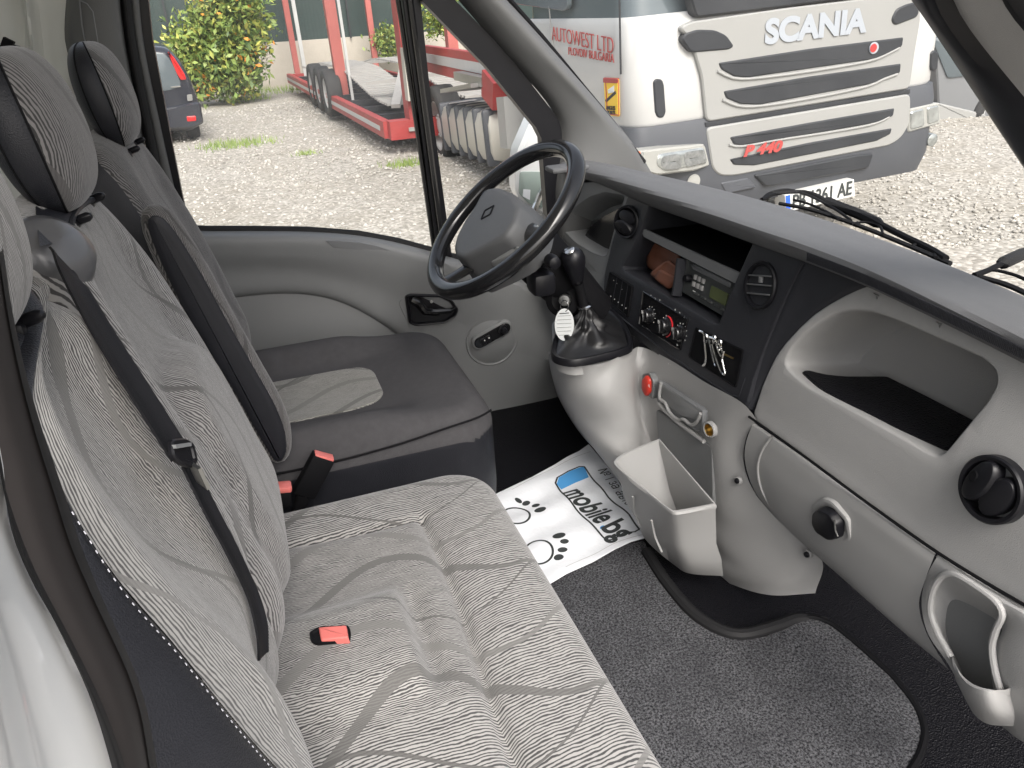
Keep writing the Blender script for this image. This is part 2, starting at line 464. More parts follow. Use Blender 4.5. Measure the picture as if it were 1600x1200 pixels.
# carpet
cp = mat('carpet', (.05, .05, .054), .95, spec=.1); g = NG(cp); n = cp.node_tree; tc = n.nodes.new('ShaderNodeTexCoord')
a1 = g.noise(tc.outputs['Object'], 260, 4, .8); a2 = g.noise(tc.outputs['Object'], 14, 4, .6)
c_ = g.mix(g.range(a1, .40, .62), (.010, .010, .012), (.16, .162, .172)); c_ = g.mix(g.math('MULTIPLY', g.range(a2, .35, .7), .45), c_, (.028, .028, .032))
n.links.new(c_, n.nodes['Principled BSDF'].inputs['Base Color'])
bp = n.nodes.new('ShaderNodeBump'); bp.inputs['Strength'].default_value = 1; bp.inputs['Distance'].default_value = .003
n.links.new(a1, bp.inputs['Height']); n.links.new(bp.outputs[0], n.nodes['Principled BSDF'].inputs['Normal'])
def glass_mat(name, tint, fac, haze=0.0):
    m = bpy.data.materials.new(name); m.use_nodes = True; n = m.node_tree; n.nodes.clear()
    o = n.nodes.new('ShaderNodeOutputMaterial'); t = n.nodes.new('ShaderNodeBsdfTransparent'); t.inputs[0].default_value = (*tint, 1)
    gl = n.nodes.new('ShaderNodeBsdfGlossy'); gl.inputs['Roughness'].default_value = .02; gl.inputs['Color'].default_value = (1, 1, 1, 1)
    mx = n.nodes.new('ShaderNodeMixShader'); mx.inputs[0].default_value = fac
    n.links.new(t.outputs[0], mx.inputs[1]); n.links.new(gl.outputs[0], mx.inputs[2])
    out = mx.outputs[0]
    if haze:
        df = n.nodes.new('ShaderNodeBsdfTranslucent'); df.inputs[0].default_value = (.8, .8, .78, 1)
        tcn = n.nodes.new('ShaderNodeTexCoord'); nz = n.nodes.new('ShaderNodeTexNoise'); nz.inputs['Scale'].default_value = 6; nz.inputs['Detail'].default_value = 8
        n.links.new(tcn.outputs['Object'], nz.inputs['Vector'])
        mr = n.nodes.new('ShaderNodeMapRange'); mr.inputs[1].default_value = .35; mr.inputs[2].default_value = .75; mr.inputs[3].default_value = haze * .4; mr.inputs[4].default_value = haze * 1.6
        n.links.new(nz.outputs['Fac'], mr.inputs[0])
        m2 = n.nodes.new('ShaderNodeMixShader'); n.links.new(mr.outputs[0], m2.inputs[0]); n.links.new(out, m2.inputs[1]); n.links.new(df.outputs[0], m2.inputs[2]); out = m2.outputs[0]
    n.links.new(out, o.inputs[0]); MAT[name] = m; return m
glass_mat('window_glass', (.96, .97, .965), .02, .08)
glass_mat('windscreen_glass', (.985, .99, .985), .015, .02)

# ================================================================== CAB SHELL
FLZ = 0.87
WY = 1.90                       # inner face of the driver's door
body = thing('van_body', 'white van cab body with grey pillar trim, black rubber floor and open passenger doorway', 'van', (0.2, 1.0, 0.3))
b = MB(); b.box((-.06, 1.0, 2.42), 1.13, 2.0, 0.04); b.build('roof', MAT['cab_white'], body)
# cab floor and front bulkhead: moulded black rubber
fl = rows('cab_floor', [[(-.6, 2.0, FLZ), (-.6, 1.0, FLZ), (-.6, -.05, FLZ)], [(.2, 2.0, FLZ), (.2, 1.0, FLZ), (.2, -.05, FLZ)], [(.84, 2.0, FLZ), (.84, 1.0, FLZ), (.84, -.05, FLZ)],
    [(.98, 2.0, FLZ + .03), (.98, 1.0, FLZ + .035), (.98, -.05, FLZ + .03)], [(1.10, 2.0, 1.05), (1.10, 1.0, 1.05), (1.10, -.05, 1.05)], [(1.14, 2.0, 1.38), (1.14, 1.0, 1.38), (1.14, -.05, 1.38)]], 40, 60, MAT['floor_rubber'], body)
b = MB(); b.box((-.62, 1.0, 1.65), .04, 2.0, 1.6); b.build('rear_wall', MAT['cab_white'], body)
b = MB(); b.box((1.20, 1.0, .92), .04, 2.0, .95); b.box((.4, 1.985, .80), 1.6, .03, .2); b.box((1.0, 1.965, 1.12), .30, .03, .6); b.build('bulkhead', MAT['black_matte'], body)
# white side panel behind the driver's seat with pressed ribs
side = [[V(-120, -60, Y=1.93), V(-120, 120, Y=1.95), V(-120, 420, Y=1.96)], [V(-20, -60, Y=1.90), V(0, 110, Y=1.93), V(40, 420, Y=1.95)],
        [V(22, -60, Y=1.93), V(42, 70, Y=1.945), V(60, 420, Y=1.95)], [V(30, -60, Y=1.89), V(50, 70, Y=1.915), V(90, 420, Y=1.94)], [V(48, -60, Y=1.93), V(70, 90, Y=1.945), V(110, 420, Y=1.95)],
        [V(112, -60, Y=1.93), V(105, 60, Y=1.93), V(128, 420, Y=1.94)], [V(150, -60, Y=1.99), V(160, 60, Y=1.99), V(190, 420, Y=1.99)]]
rows('side_panel', side, 20, 50, MAT['cab_white'], body)
b = MB(); b.bar(V(-2, 80, Y=1.88), V(14, 88, Y=1.88), .02, .06, m=0); b.bar(V(0, 82, Y=1.87), V(-4, 110, Y=1.87), .03, .02); b.build('wall_slot', MAT['black_matte'], body)
# B pillar on the driver's side: grey trim with belt slot
bt = rows('pillar_trim', [[V(108, -50, Y=1.93), V(101, 60, Y=1.93), V(113, 110, Y=1.93), V(150, 380, Y=1.93)], [V(118, -50, Y=1.88), V(114, 60, Y=1.88), V(130, 200, Y=1.88), V(165, 380, Y=1.88)],
    [V(150, -50, Y=1.865), V(158, 60, Y=1.865), V(175, 200, Y=1.865), V(215, 380, Y=1.865)], [V(176, -50, Y=1.875), V(188, 60, Y=1.875), V(213, 200, Y=1.875), V(240, 380, Y=1.875)],
    [V(184, -50, Y=1.91), V(196, 60, Y=1.91), V(222, 200, Y=1.91), V(250, 380, Y=1.91)]], 30, 30, MAT['pillar_trim'], body)
P_B = Plane((0, 1.862, 0), (1, 0, 0), (0, 0, 1))
b = MB(); puff('', P_B, rnd(P_B.pts([(135, 76), (154, 75), (157, 92), (137, 94)]), .004), [(0, 0), (0, .004), (.002, .006)], None, mb=b); b.build('belt_slot', MAT['black_matte'], body)
b = MB(); b.tube([V(124, 0, Y=1.868), V(128, 40, Y=1.866), V(136, 84, Y=1.866)], .0015, 5); b.tube([V(124, 0, Y=1.868), V(136, 6, Y=1.866), V(145, 18, Y=1.866), V(155, 78, Y=1.866)], .0015, 5); b.build('trim_groove', MAT['plastic_recess'], body)
def strip(name, left, right, Ya, mt, bulge=.01, thick=.0, par=body, Yb=None):
    Yb = Ya if Yb is None else Yb
    L = [V(x, y, Y=Ya) for x, y in left]; Rr = [V(x, y, Y=Yb) for x, y in right]
    Ld = [p + Vector((0, .03, 0)) for p in L]; Rd = [p + Vector((0, .03, 0)) for p in Rr]
    M = [(p + q) / 2 + Vector((0, -bulge, 0)) for p, q in zip(spline(L, 8), spline(Rr, 8))]
    return rows(name, [Ld, L, M, Rr, Rd], 26, 22, mt, par)
strip('door_seal', [(183, -50), (196, 60), (222, 200), (262, 380)], [(199, -50), (211, 60), (238, 200), (276, 380)], 1.90, MAT['rubber'], .012)
strip('door_shut_trim', [(199, -50), (211, 60), (238, 200), (276, 380)], [(212, -50), (222, 60), (250, 200), (292, 385)], 1.915, MAT['pillar_trim'], .004)
# driver-side A pillar trim
ap = rows('windscreen_pillar', [
    [V(690, -30, Y=1.905), V(776, 70, Y=1.905), V(868, 182, Y=1.905), V(876, 225, Y=1.905), V(868, 300, Y=1.90), V(870, 380, Y=1.92)],
    [V(702, -30, Y=1.88), V(790, 70, Y=1.88), V(882, 182, Y=1.88), V(890, 225, Y=1.88), V(880, 300, Y=1.87), V(885, 380, Y=1.88)],
    [V(728, -30, Y=1.855), V(818, 70, Y=1.855), V(914, 175, Y=1.855), V(932, 225, Y=1.85), V(930, 300, Y=1.84), V(935, 380, Y=1.86)],
    [V(752, -30, Y=1.85), V(840, 65, Y=1.85), V(950, 190, Y=1.85), V(985, 235, Y=1.85), V(1000, 300, Y=1.85), V(1000, 380, Y=1.88)],
    [V(766, -30, Y=1.90), V(848, 58, Y=1.90), V(962, 190, Y=1.90), V(1003, 245, Y=1.90), V(1030, 300, Y=1.90), V(1030, 380, Y=1.92)]], 50, 30, MAT['pillar_trim'], body)
b = MB(); b.tube([V(760, -40, Y=1.895), V(846, 58, Y=1.895), V(945, 178, Y=1.895), V(1006, 254, Y=1.895)], .008, 8, flat=(0, 1, 0)); b.build('windscreen_seal', MAT['black_matte'], body)
# passenger-side A pillar (top right corner of the view)
PP = [((1400, -40), (1452, 34), (1605, 262), (1700, 400)), ((1440, -40), (1470, 34), (1615, 200), (1720, 330)), ((1478, -40), (1502, 20), (1610, 160), (1750, 330)),
      ((1484, -40), (1512, 20), (1620, 150), (1760, 320)), ((1550, -40), (1580, 20), (1680, 130), (1800, 270)), ((1556, -40), (1590, 20), (1690, 125), (1810, 260)), ((1700, -60), (1740, 20), (1800, 100), (1900, 220))]
DY = [.66, .62, .61, .60, .56, .55, .52]
def prow(i, dy=0): return [V(x - 3, y, Y=DY[i] + dy) for x, y in PP[i]]
rows('windscreen_pillar', [prow(0, .03), prow(0), prow(1), prow(2)], 20, 14, MAT['black_plastic'], body)
rows('pillar_cover', [prow(2), prow(3), prow(4)], 20, 14, MAT['plastic_light'], body)
rows('door_seal', [prow(4), prow(5), prow(6)], 20, 14, MAT['rubber'], body)
# passenger door aperture at lower left: white sill post, seal and trim band close to the camera
def apt(nm, lp, rp, Ya, Yb, mt, bulge):
    n = 14; L = spline([V(x, y, Y=Ya) for x, y in lp], n); Rr = spline([V(x, y, Y=Yb) for x, y in rp], n)
    M = [(p + q) / 2 + Vector((.3, -1, 0)).normalized() * bulge for p, q in zip(L, Rr)]
    rows(nm, [L, M, Rr], 40, 16, mt, body)
wl = [(0, 700), (14, 815), (48, 905), (84, 969), (140, 1088), (175, 1200), (205, 1330)]
bl = [(-6, 455), (20, 640), (52, 790), (100, 920), (152, 1040), (192, 1150), (222, 1330)]
b1 = [(-2, 395), (14, 500), (45, 640), (80, 755), (118, 872), (165, 975), (212, 1085), (234, 1200), (248, 1330)]
b2 = [(4, 380), (22, 500), (56, 640), (92, 745), (132, 868), (178, 975), (222, 1080), (246, 1200), (262, 1330)]
b0 = [(-60, 300), (-40, 560), (2, 740), (30, 830), (66, 915), (104, 985), (160, 1100), (196, 1200), (226, 1330)]
apt('rubber_seal', [(-80, 500)] + wl, b0, .185, .19, MAT['rubber'], .004)
apt('door_seal', b0, b1, .20, .215, MAT['seal_brown'], .003)
apt('seal_edge', b1, b2, .213, .235, MAT['rubber'], .003)
whl = [(-420, 500), (-380, 800), (-300, 1000), (-230, 1330)]
rows('door_post', [[V(x, y, Y=.10) for x, y in whl], [V(x, y, Y=.125) for x, y in [(-150, 560), (-110, 800), (-60, 1000), (0, 1330)]], [V(x, y, Y=.165) for x, y in [(-110, 560), (-60, 800), (20, 1000), (110, 1330)]],
    [V(x, y, Y=.19) for x, y in [(-78, 500)] + wl]], 40, 40, MAT['white_paint'], body)

# windscreen glass
b = MB(); q = [V(1000, 262, Z=1.545), V(1290, 343, Z=1.555), V(1600, 465, Z=1.55)]
gl = rows('windscreen', [[Vector((1.02, 1.86, 1.50)), Vector((1.12, 1.2, 1.52)), Vector((1.02, .30, 1.50))], [Vector((.78, 1.84, 1.80)), Vector((.87, 1.2, 1.83)), Vector((.78, .40, 1.80))], [Vector((.50, 1.82, 2.20)), Vector((.56, 1.2, 2.25)), Vector((.50, .45, 2.20))]], 20, 14, MAT['windscreen_glass'], body)

# ================================================================== DRIVER'S DOOR
door = thing('driver_door', 'grey-trimmed driver door across the cab with quarter window, black latch and round switch pod', 'door', (0.3, WY, 0.6))
PD = Plane((0, WY, 0), (1, 0, 0), (0, 0, 1))
sill = [(270, 360), (325, 362), (400, 362), (480, 363), (560, 369), (620, 380), (680, 396), (760, 420), (900, 460)]
def dr(lst, dy): return [V(x, y, Y=WY + dy) for x, y in lst]
arch = [(250, 520), (300, 480), (388, 465), (470, 462), (530, 474), (590, 505), (650, 550), (720, 605), (760, 655), (785, 720), (800, 790)]
# upper door card, its lower edge is the arch
rows('door_card', [dr([(x, y - 4) for x, y in sill], .045), dr(sill, .02), dr([(x, y + 9) for x, y in sill], -.012), dr([(250, 395), (330, 396), (400, 396), (480, 398), (560, 402), (620, 412), (680, 425), (760, 450), (900, 490)], -.016),
    dr([(250, 440), (330, 425), (420, 422), (500, 428), (570, 445), (640, 475), (710, 515), (780, 560), (900, 600)], -.006),
    dr([(250, 515), (300, 475), (388, 459), (470, 456), (530, 468), (590, 498), (655, 543), (740, 600), (900, 700)], -.004), dr([(250, 519), (300, 479), (388, 464), (470, 461), (530, 473), (590, 504), (650, 549), (730, 620), (880, 720)], .012)], 70, 40, MAT['plastic_mid'], door)
puff('map_pocket_panel', Plane((0, WY + .03, 0), (1, 0, 0), (0, 0, 1)).__class__((0, WY + .005, 0), (1, 0, 0), (0, 0, 1)), PD.pts([(230, 430), (430, 430), (600, 480), (740, 560), (880, 560), (900, 640), (860, 700), (720, 900), (300, 860), (150, 760)], .0), [(0, -.03), (0, -.001), (.003, 0)], MAT['plastic_mid'], door)
# front lower part of the door card carrying handle and switches
PF = Plane((0, WY - .008, 0), (1, 0, 0), (0, 0, 1))
puff('lower_card', PF, rnd(PF.pts([(620, 470), (700, 425), (800, 440), (905, 470), (905, 610), (800, 690), (775, 725), (790, 790), (720, 790), (735, 640), (700, 590), (655, 548)]), .02), [(0, -.03), (0, -.003), (.003, 0)], MAT['plastic_mid'], door)
# window rail speaker slot
PS = Plane(V(560, 384, Y=WY - .0145), (1, 0, 0), (0, -.08, 1))
puff('speaker_slot', PS, PS.pts([(509, 376), (530, 376), (560, 378), (590, 384), (617, 393), (614, 395), (580, 392), (545, 389), (520, 386)]), [(0, -.006), (0, .002), (.001, .0028)], MAT['plastic_recess'], door)
# handle
hp = rnd(PF.pts([(632, 462), (640, 458), (688, 459), (706, 468), (716, 483), (712, 494), (696, 504), (650, 509), (638, 504)]), .008)
hd = puff('door_handle', PF, hp, [(0, -.005), (0, .006), (.003, .010), (.006, .009), (.010, .0015)], MAT['black_plastic'], door)
b = MB(); b.tube([V(643, 468, Y=WY - .02), V(655, 474, Y=WY - .024), V(664, 486, Y=WY - .026), V(680, 488, Y=WY - .028), V(703, 486, Y=WY - .026), V(712, 482, Y=WY - .018)], [.010, .013, .012, .010, .008, .005], 10); b.build('lever', MAT['gloss_black'], hd)
b = MB(); b.lathe(V(674, 471, Y=WY - .012), (0, -1, 0), [(.004, 0), (.004, .003), (0.0005, .0035)], 12); b.build('lock_pin', MAT['steel'], hd)
# switch pod: round shallow dish with an oval switch block
pc = V(769, 531, Y=WY - .008)
b = MB(); b.lathe(pc, (0, -1, 0), [(.078, -.004), (.077, .0015), (.0745, .0028), (.073, .0015), (.071, -.0005), (.06, .004), (.045, .0085), (.02, .012), (.0005, .013)], 64)
pod = b.build('switch_pod', MAT['plastic_mid'], door, smooth=60)
PW = Plane(V(769, 524, Y=WY - .022), (V(800, 506, Y=WY - .022) - V(735, 543, Y=WY - .022)), (0, 0, 1))
PW = Plane(PW.o, PW.u, PW.u.cross(Vector((0, 1, 0))) * -1 if PW.u.cross(Vector((0, 1, 0))).z < 0 else PW.u.cross(Vector((0, 1, 0))))
if PW.n.y > 0: PW = Plane(PW.o, PW.u * -1, PW.v)
stad = [(.052 * s_ * 0 + (.040 if s_ > 0 else -.040) + .016 * math.cos(a), .016 * math.sin(a)) for s_ in (1, -1) for a in [(-math.pi / 2 + math.pi * k / 10) + (0 if s_ > 0 else math.pi) for k in range(11)]]
b = MB(); puff('', PW, [(x * 1.12, y * 1.35) for x, y in stad], [(0, -.02), (0, -.003), (.004, .002)], None, mb=b); b.build('switch_rim', MAT['plastic_mid'], pod)
b = MB(); puff('', PW, stad, [(0, -.01), (0, .003), (.002, .005)], None, mb=b); b.build('switch_block', MAT['gloss_black'], pod)
sgn = 1 if PW.u.x > 0 else -1
b = MB()
for du in (-.030, -.014):
    puff('', PW, [(du * sgn + x_, y_) for x_, y_ in rnd([(-.007, -.010), (.007, -.010), (.007, .010), (-.007, .010)], .003)], [(0, .004), (0, .009), (.002, .0105)], None, mb=b)
b.build('window_switch', MAT['black_plastic'], pod)
b = MB(); b.lathe(PW.w(.034 * sgn, 0, .005), PW.n, [(.014, 0), (.014, .002), (.011, .003), (.009, .003), (.0085, .010), (.007, .012), (.0005, .0125)], 24); b.build('mirror_knob', MAT['black_plastic'], pod)
b = MB()
for du in (-.026, -.012): b.lathe(PW.w(du * sgn, .003, .0105), PW.n, [(.0022, 0), (.0018, .0008), (.0002, .001)], 8)
b.build('switch_mark', MAT['mark_white'], pod)
# lower speaker bulge behind the seat corner
b = MB(); b.lathe(V(735, 690, Y=WY - .006), (0, -1, 0), [(.10, -.004), (.098, .008), (.09, .012), (.07, .013), (.0005, .014)], 48); b.build('speaker_cover', MAT['plastic_mid'], door, smooth=50)
# window frame
b = MB()
b.tube([V(x, y - 3, Y=WY + .035) for x, y in sill[:8]], .010, 8)
b.build('window_seal', MAT['rubber'], door)
fr = MB()
def band(pa, pb, Yv, th=.03, mb=None):
    A = [V(x, y, Y=Yv) for x, y in pa]; B = [V(x, y, Y=Yv) for x, y in pb]; n = len(A)
    vs = A + B + [p + Vector((0, th, 0)) for p in A] + [p + Vector((0, th, 0)) for p in B]; fs = []
    for i in range(n - 1):
        fs += [(i, n + i, n + i + 1, i + 1), (2 * n + i, 2 * n + i + 1, 3 * n + i + 1, 3 * n + i), (i, i + 1, 2 * n + i + 1, 2 * n + i), (n + i, 3 * n + i, 3 * n + i + 1, n + i + 1)]
    fs += [(0, 2 * n, 3 * n, n), (n - 1, 2 * n - 1, 4 * n - 1, 3 * n - 1)]
    mb.add(vs, fs)
band([(211, -50), (222, 60), (250, 200), (286, 380)], [(226, -50), (238, 60), (268, 220), (300, 380)], WY + .03, mb=fr)
band([(628, -40), (630, 0), (655, 180), (684, 400)], [(655, -40), (657, 0), (676, 180), (706, 400)], WY + .02, mb=fr)
band([(655, -20), (660, 2), (760, 104), (838, 200), (846, 216), (855, 340), (858, 420)], [(680, -40), (706, -5), (790, 80), (876, 190), (882, 216), (872, 340), (872, 420)], WY + .0, mb=fr)
fr.build('window_frame', MAT['black_plastic'], door)
b = MB(); b.tube([V(618, -40, Y=WY + .04), V(622, 0, Y=WY + .04), V(650, 190, Y=WY + .04), V(680, 400, Y=WY + .04)], .006, 6)
b.tube([V(638, -40, Y=WY + .012), V(641, 0, Y=WY + .012), V(665, 180, Y=WY + .012), V(694, 400, Y=WY + .012)], .007, 6); b.build('window_channel', MAT['gloss_black'], door)
gg = MB(); gg.add([V(205, -60, Y=WY + .045), V(290, 385, Y=WY + .045), V(700, 405, Y=WY + .045), V(630, -60, Y=WY + .045)], [(0, 1, 2, 3)])
gg.build('side_window', MAT['window_glass'], door)
gg = MB(); gg.add([V(655, -10, Y=WY + .035), V(700, 405, Y=WY + .035), V(862, 405, Y=WY + .035), V(850, 205, Y=WY + .035)], [(0, 1, 2, 3)])
gg.build('quarter_window', MAT['windscreen_glass'], door)
# exterior mirror beyond the quarter window
mr = thing('door_mirror', 'white van door mirror outside the quarter window, half hidden by the steering wheel', 'mirror', tuple(V(840, 300, Y=2.15)))
PM = Plane(V(835, 260, Y=2.2), (.95, -.1, 0), (0, 0, 1))
puff('housing', PM, rnd(PM.pts([(838, 172), (858, 176), (892, 230), (890, 345), (862, 352), (850, 338), (820, 325), (806, 300), (808, 240)]), .02), [(0, -.09), (0, -.012), (.012, 0)], MAT['white_paint'], mr)
puff('mirror_glass', PM, rnd(PM.pts([(812, 268), (846, 268), (852, 282), (848, 325), (826, 318), (810, 302)]), .01), [(0, 0), (0, .004), (.002, .005)], mat('mirror_view', (.30, .36, .33), .25), mr)
puff('sticker', PM, PM.pts([(817, 295), (828, 296), (827, 312), (816, 306)]), [(0, .005), (0, .0065)], MAT['paper'], mr)
b = MB(); b.tube([PM.px(834, 330, .01), PM.px(846, 300, .012), PM.px(852, 285, .012), PM.px(858, 290, .012), PM.px(860, 330, .01)], .010, 8); b.build('mirror_arm', MAT['chrome'], mr)

# ================================================================== SEATS
def sstep(a, b_, x):
    t = max(0., min(1., (x - a) / (b_ - a))); return t * t * (3 - 2 * t)
def cushion(name, x0, x1, y0, y1, cr, zt, er, depth, hf, mt, parent, coarse, step=.008, leather_below=None):
    """stuffed cushion: rounded-rectangle plan wrapped over its edges"""
    cx, cy = (x0 + x1) / 2, (y0 + y1) / 2; hx, hy = (x1 - x0) / 2, (y1 - y0) / 2
    def sdf(x, y):
        qx, qy = abs(x - cx) - hx + cr, abs(y - cy) - hy + cr
        return min(max(qx, qy), 0) + math.hypot(max(qx, 0), max(qy, 0)) - cr
    ext = depth + er * .57
    nx = int((x1 - x0 + 2 * ext) / step); ny = int((y1 - y0 + 2 * ext) / step)
    vs = []; uv = []; at = []; dz = []
    for i in range(nx + 1):
        for j in range(ny + 1):
            x = x0 - ext + (x1 - x0 + 2 * ext) * i / nx; y = y0 - ext + (y1 - y0 + 2 * ext) * j / ny
            s_ = sdf(x, y); e_ = 1e-4
            gx = (sdf(x + e_, y) - sdf(x - e_, y)) / (2 * e_); gy = (sdf(x, y + e_) - sdf(x, y - e_)) / (2 * e_)
            L = math.hypot(gx, gy) or 1; gx /= L; gy /= L
            k = max(0, s_ + er)
            th = min(k / er, math.pi / 2)
            bx, by = x - gx * k, y - gy * k
            px_, py_ = bx + gx * er * math.sin(th), by + gy * er * math.sin(th)
            dn = er * (1 - math.cos(th)) + max(0, k - er * math.pi / 2)
            z = zt + hf(px_, py_) * max(0, 1 - dn / .03) - dn
            vs.append((px_, py_, z)); uv.append((y, x)); at.append(coarse(x, y)); dz.append(dn)
    fs = []; mi = []
    for i in range(nx):
        for j in range(ny):
            f = (i * (ny + 1) + j, (i + 1) * (ny + 1) + j, (i + 1) * (ny + 1) + j + 1, i * (ny + 1) + j + 1)
            fs.append(f); mi.append(1 if leather_below and min(dz[q] for q in f) > leather_below else 0)
    return new(name, vs, fs, None, parent, uvs=uv, attr=at, mats=[mt, MAT['leather']], midx=mi, smooth=None)
PROF = [(-.215, 1.775), (-.19, 1.765), (-.165, 1.735), (-.14, 1.68), (-.112, 1.59), (-.086, 1.50), (-.062, 1.40), (-.046, 1.325), (-.052, 1.265), (-.078, 1.215), (-.125, 1.16), (-.17, 1.09)]
def profx(z):
    zs = [p[1] for p in PROF][::-1]; xs = [p[0] for p in PROF][::-1]
    return float(np.interp(z, zs, xs))
def hit(x, y, dx=0.0):
    r = ray(x, y); lo, hi = .05, 3.
    f = lambda t: (CAM + r * t).x - profx((CAM + r * t).z) - dx
    ts = np.linspace(.25, 2.5, 400); pv = f(ts[0])
    for a, b_ in zip(ts[:-1], ts[1:]):
        fb = f(b_)
        if pv * fb <= 0: return CAM + r * float(b_)
        pv = fb
    return CAM + r * 1.0
def backrest(name, yc, wfun, mt, parent, lumbar=0.0, dish=.018, leather_side=False, th0=.12, coarse=None, nexp=4.2):
    n1, n2 = 90, 96
    pr = spline([(a, b_) for a, b_ in PROF], n1); vs = []; uv = []; at = []; L = 0
    for i, p in enumerate(pr):
        t = pr[min(i + 1, n1 - 1)] - pr[max(i - 1, 0)]; t.normalize(); nx, nz = -t[1], t[0]   # front normal
        if nx < 0: nx, nz = -nx, -nz
        if i: L += (pr[i] - pr[i - 1]).length
        q = min(1, L / .06); cap = math.sqrt(max(0, 1 - (1 - q) ** 2))
        th = th0 * (.15 + .85 * cap); w_ = wfun(p[1]) * (.55 + .45 * cap)
        for k in range(n2):
            a = 2 * math.pi * k / n2; c, s_ = math.cos(a), math.sin(a)
            y = w_ * math.copysign(abs(c) ** (2 / nexp), c); d = th / 2 * math.copysign(abs(s_) ** (2 / nexp), s_) - th / 2
            if s_ > 0:
                rr = abs(y) / w_
                d -= dish * (1 - sstep(.45, .8, rr)) * sstep(.04, .16, L)
                if lumbar: d += lumbar * sstep(1.20, 1.30, p[1]) * (1 - sstep(.44, .66, math.hypot(y / w_, max(0, p[1] - 1.50) / .14))) 
            vs.append((p[0] + nx * d, yc + y, p[1] + nz * d)); uv.append((yc + y + (0 if s_ > 0 else .1), L)); at.append((coarse or (lambda r_, z_: .9 if r_ > .62 else .1))(abs(y) / w_, p[1]))
    fs = []; mi = []
    for i in range(n1 - 1):
        for k in range(n2):
            f = (i * n2 + k, (i + 1) * n2 + k, (i + 1) * n2 + (k + 1) % n2, i * n2 + (k + 1) % n2); fs.append(f)
            a = 2 * math.pi * (k + .5) / n2
            mi.append(1 if (math.sin(a) < .30 if leather_side else math.sin(a) < -.2) else 0)
    fs.append(tuple(range(n2)))
    return new(name, vs, fs, None, parent, uvs=uv, attr=at, mats=[mt, MAT['leather']], midx=mi, smooth=None)
def headrest(name, yc, parent, mt, w_=.114, th=.038, h_=.080, xc=-.188, zc=1.824):
    n1, n2 = 40, 56; vs = []; uv = []; at = []
    for i in range(n1 + 1):
        ph = -math.pi / 2 + math.pi * i / n1
        ch, sh = max(1e-3, math.cos(ph)) ** .78, math.copysign(abs(math.sin(ph)) ** .95, math.sin(ph))
        z = h_ * sh
        for k in range(n2):
            a = 2 * math.pi * k / n2; c, s_ = math.cos(a), math.sin(a)
            y = w_ * math.copysign(abs(c) ** .72, c) * (ch ** .6); x = th * math.copysign(abs(s_) ** .9, s_) * ch
            if s_ > 0: x *= 1.1
            vs.append((xc + x - z * .12, yc + y, zc + z)); uv.append((yc + y, zc + z)); at.append(.8 if abs(y) > w_ * .3 else .2)
    fs = []; mi = []
    for i in range(n1):
        for k in range(n2):
            fs.append((i * n2 + k, i * n2 + (k + 1) % n2, (i + 1) * n2 + (k + 1) % n2, (i + 1) * n2 + k))
            mi.append(0 if math.sin(2 * math.pi * (k + .5) / n2) > .28 else 1)
    o = new(name, vs, fs, None, parent, uvs=uv, attr=at, mats=[mt, MAT['leather']], midx=mi, smooth=None)
    # seams
    b = MB()
    for kk in (n2 * .045, n2 * .455, -n2 * .06, n2 * .56):
        k = int(round(kk)) % n2
        b = MB(); b.tube([Vector(vs[i * n2 + k]) for i in range(2, n1 - 1)], .0013, 5); b.build('piping', MAT['black_matte'], o)
    b = MB()
    for dy in (-.055, .055): b = MB(); b.tube([(xc + .006, yc + dy, zc - h_ * .8), (xc - .004, yc + dy, zc - h_ - .08)], .006, 8); b.build('headrest_post', MAT['black_plastic'], o)
    b = MB()
    for dy in (-.055, .055):
        b.box((xc + .008, yc + dy, zc - h_ - .012), .030, .026, .014, bev=.004)
        b.lathe((xc + .018, yc + dy, zc - h_ - .008), (.9, -.3, .3), [(.005, 0), (.005, .016), (.003, .020), (.0003, .021)], 10)
    b.box((xc + .0, yc, zc - h_ - .022), .040, .17, .014, bev=.006)
    b.build('post_guide', MAT['black_plastic'], o)
    return o
# ---- two-seat passenger bench
bench = thing('passenger_bench', 'wide grey patterned two-seat bench nearest the open passenger doorway', 'bench seat', (0.1, .65, FLZ))
def hb(x, y):
    h_ = 0.0
    # crease between the sitting pad and the front roll / side roll
    dx = x - (.155 + .006 * math.sin(y * 9)); dy = y - (1.005 - .02 * sstep(-.1, .15, x))
    def val(d_, wdt): return math.exp(-(d_ / wdt) ** 2)
    inner = sstep(.06, 0, max(dx, dy))
    h_ -= .012 * val(dx, .007) * sstep(.03, -.01, dy) + .010 * val(dy, .007) * sstep(.03, -.01, dx)
    h_ += .010 * sstep(.0, -.03, max(dx, dy))
    h_ += .010 * sstep(0, .05, dx) * sstep(1.12, .95, y)      # front roll swells
    # central buckle tunnel between the two places
    bx = sstep(.100, .078, x); by = math.exp(-((y - .735) / .085) ** 6)
    h_ += .024 * bx * by
    h_ -= .010 * math.exp(-((x - .10) / .014) ** 2) * by
    # seat dish
    h_ -= .016 * math.exp(-((y - .93 + .02) / .10) ** 2) * sstep(.16, .0, x) * .6 + .016 * math.exp(-((y - .40) / .16) ** 2) * sstep(.17, .02, x)
    return h_
bc = cushion('seat_cushion', -.22, .300, .16, 1.116, .085, 1.212, .045, .10, hb, MAT['fabric'], bench, lambda x, y: .75 if (x > .16 or y > 1.0 or (y < .62 and x > -.1)) else .25, step=.005)
b = MB(); b.box((.03, .64, 1.0), .44, .90, .22, bev=.03); b.build('seat_base', MAT['leather'], bench)
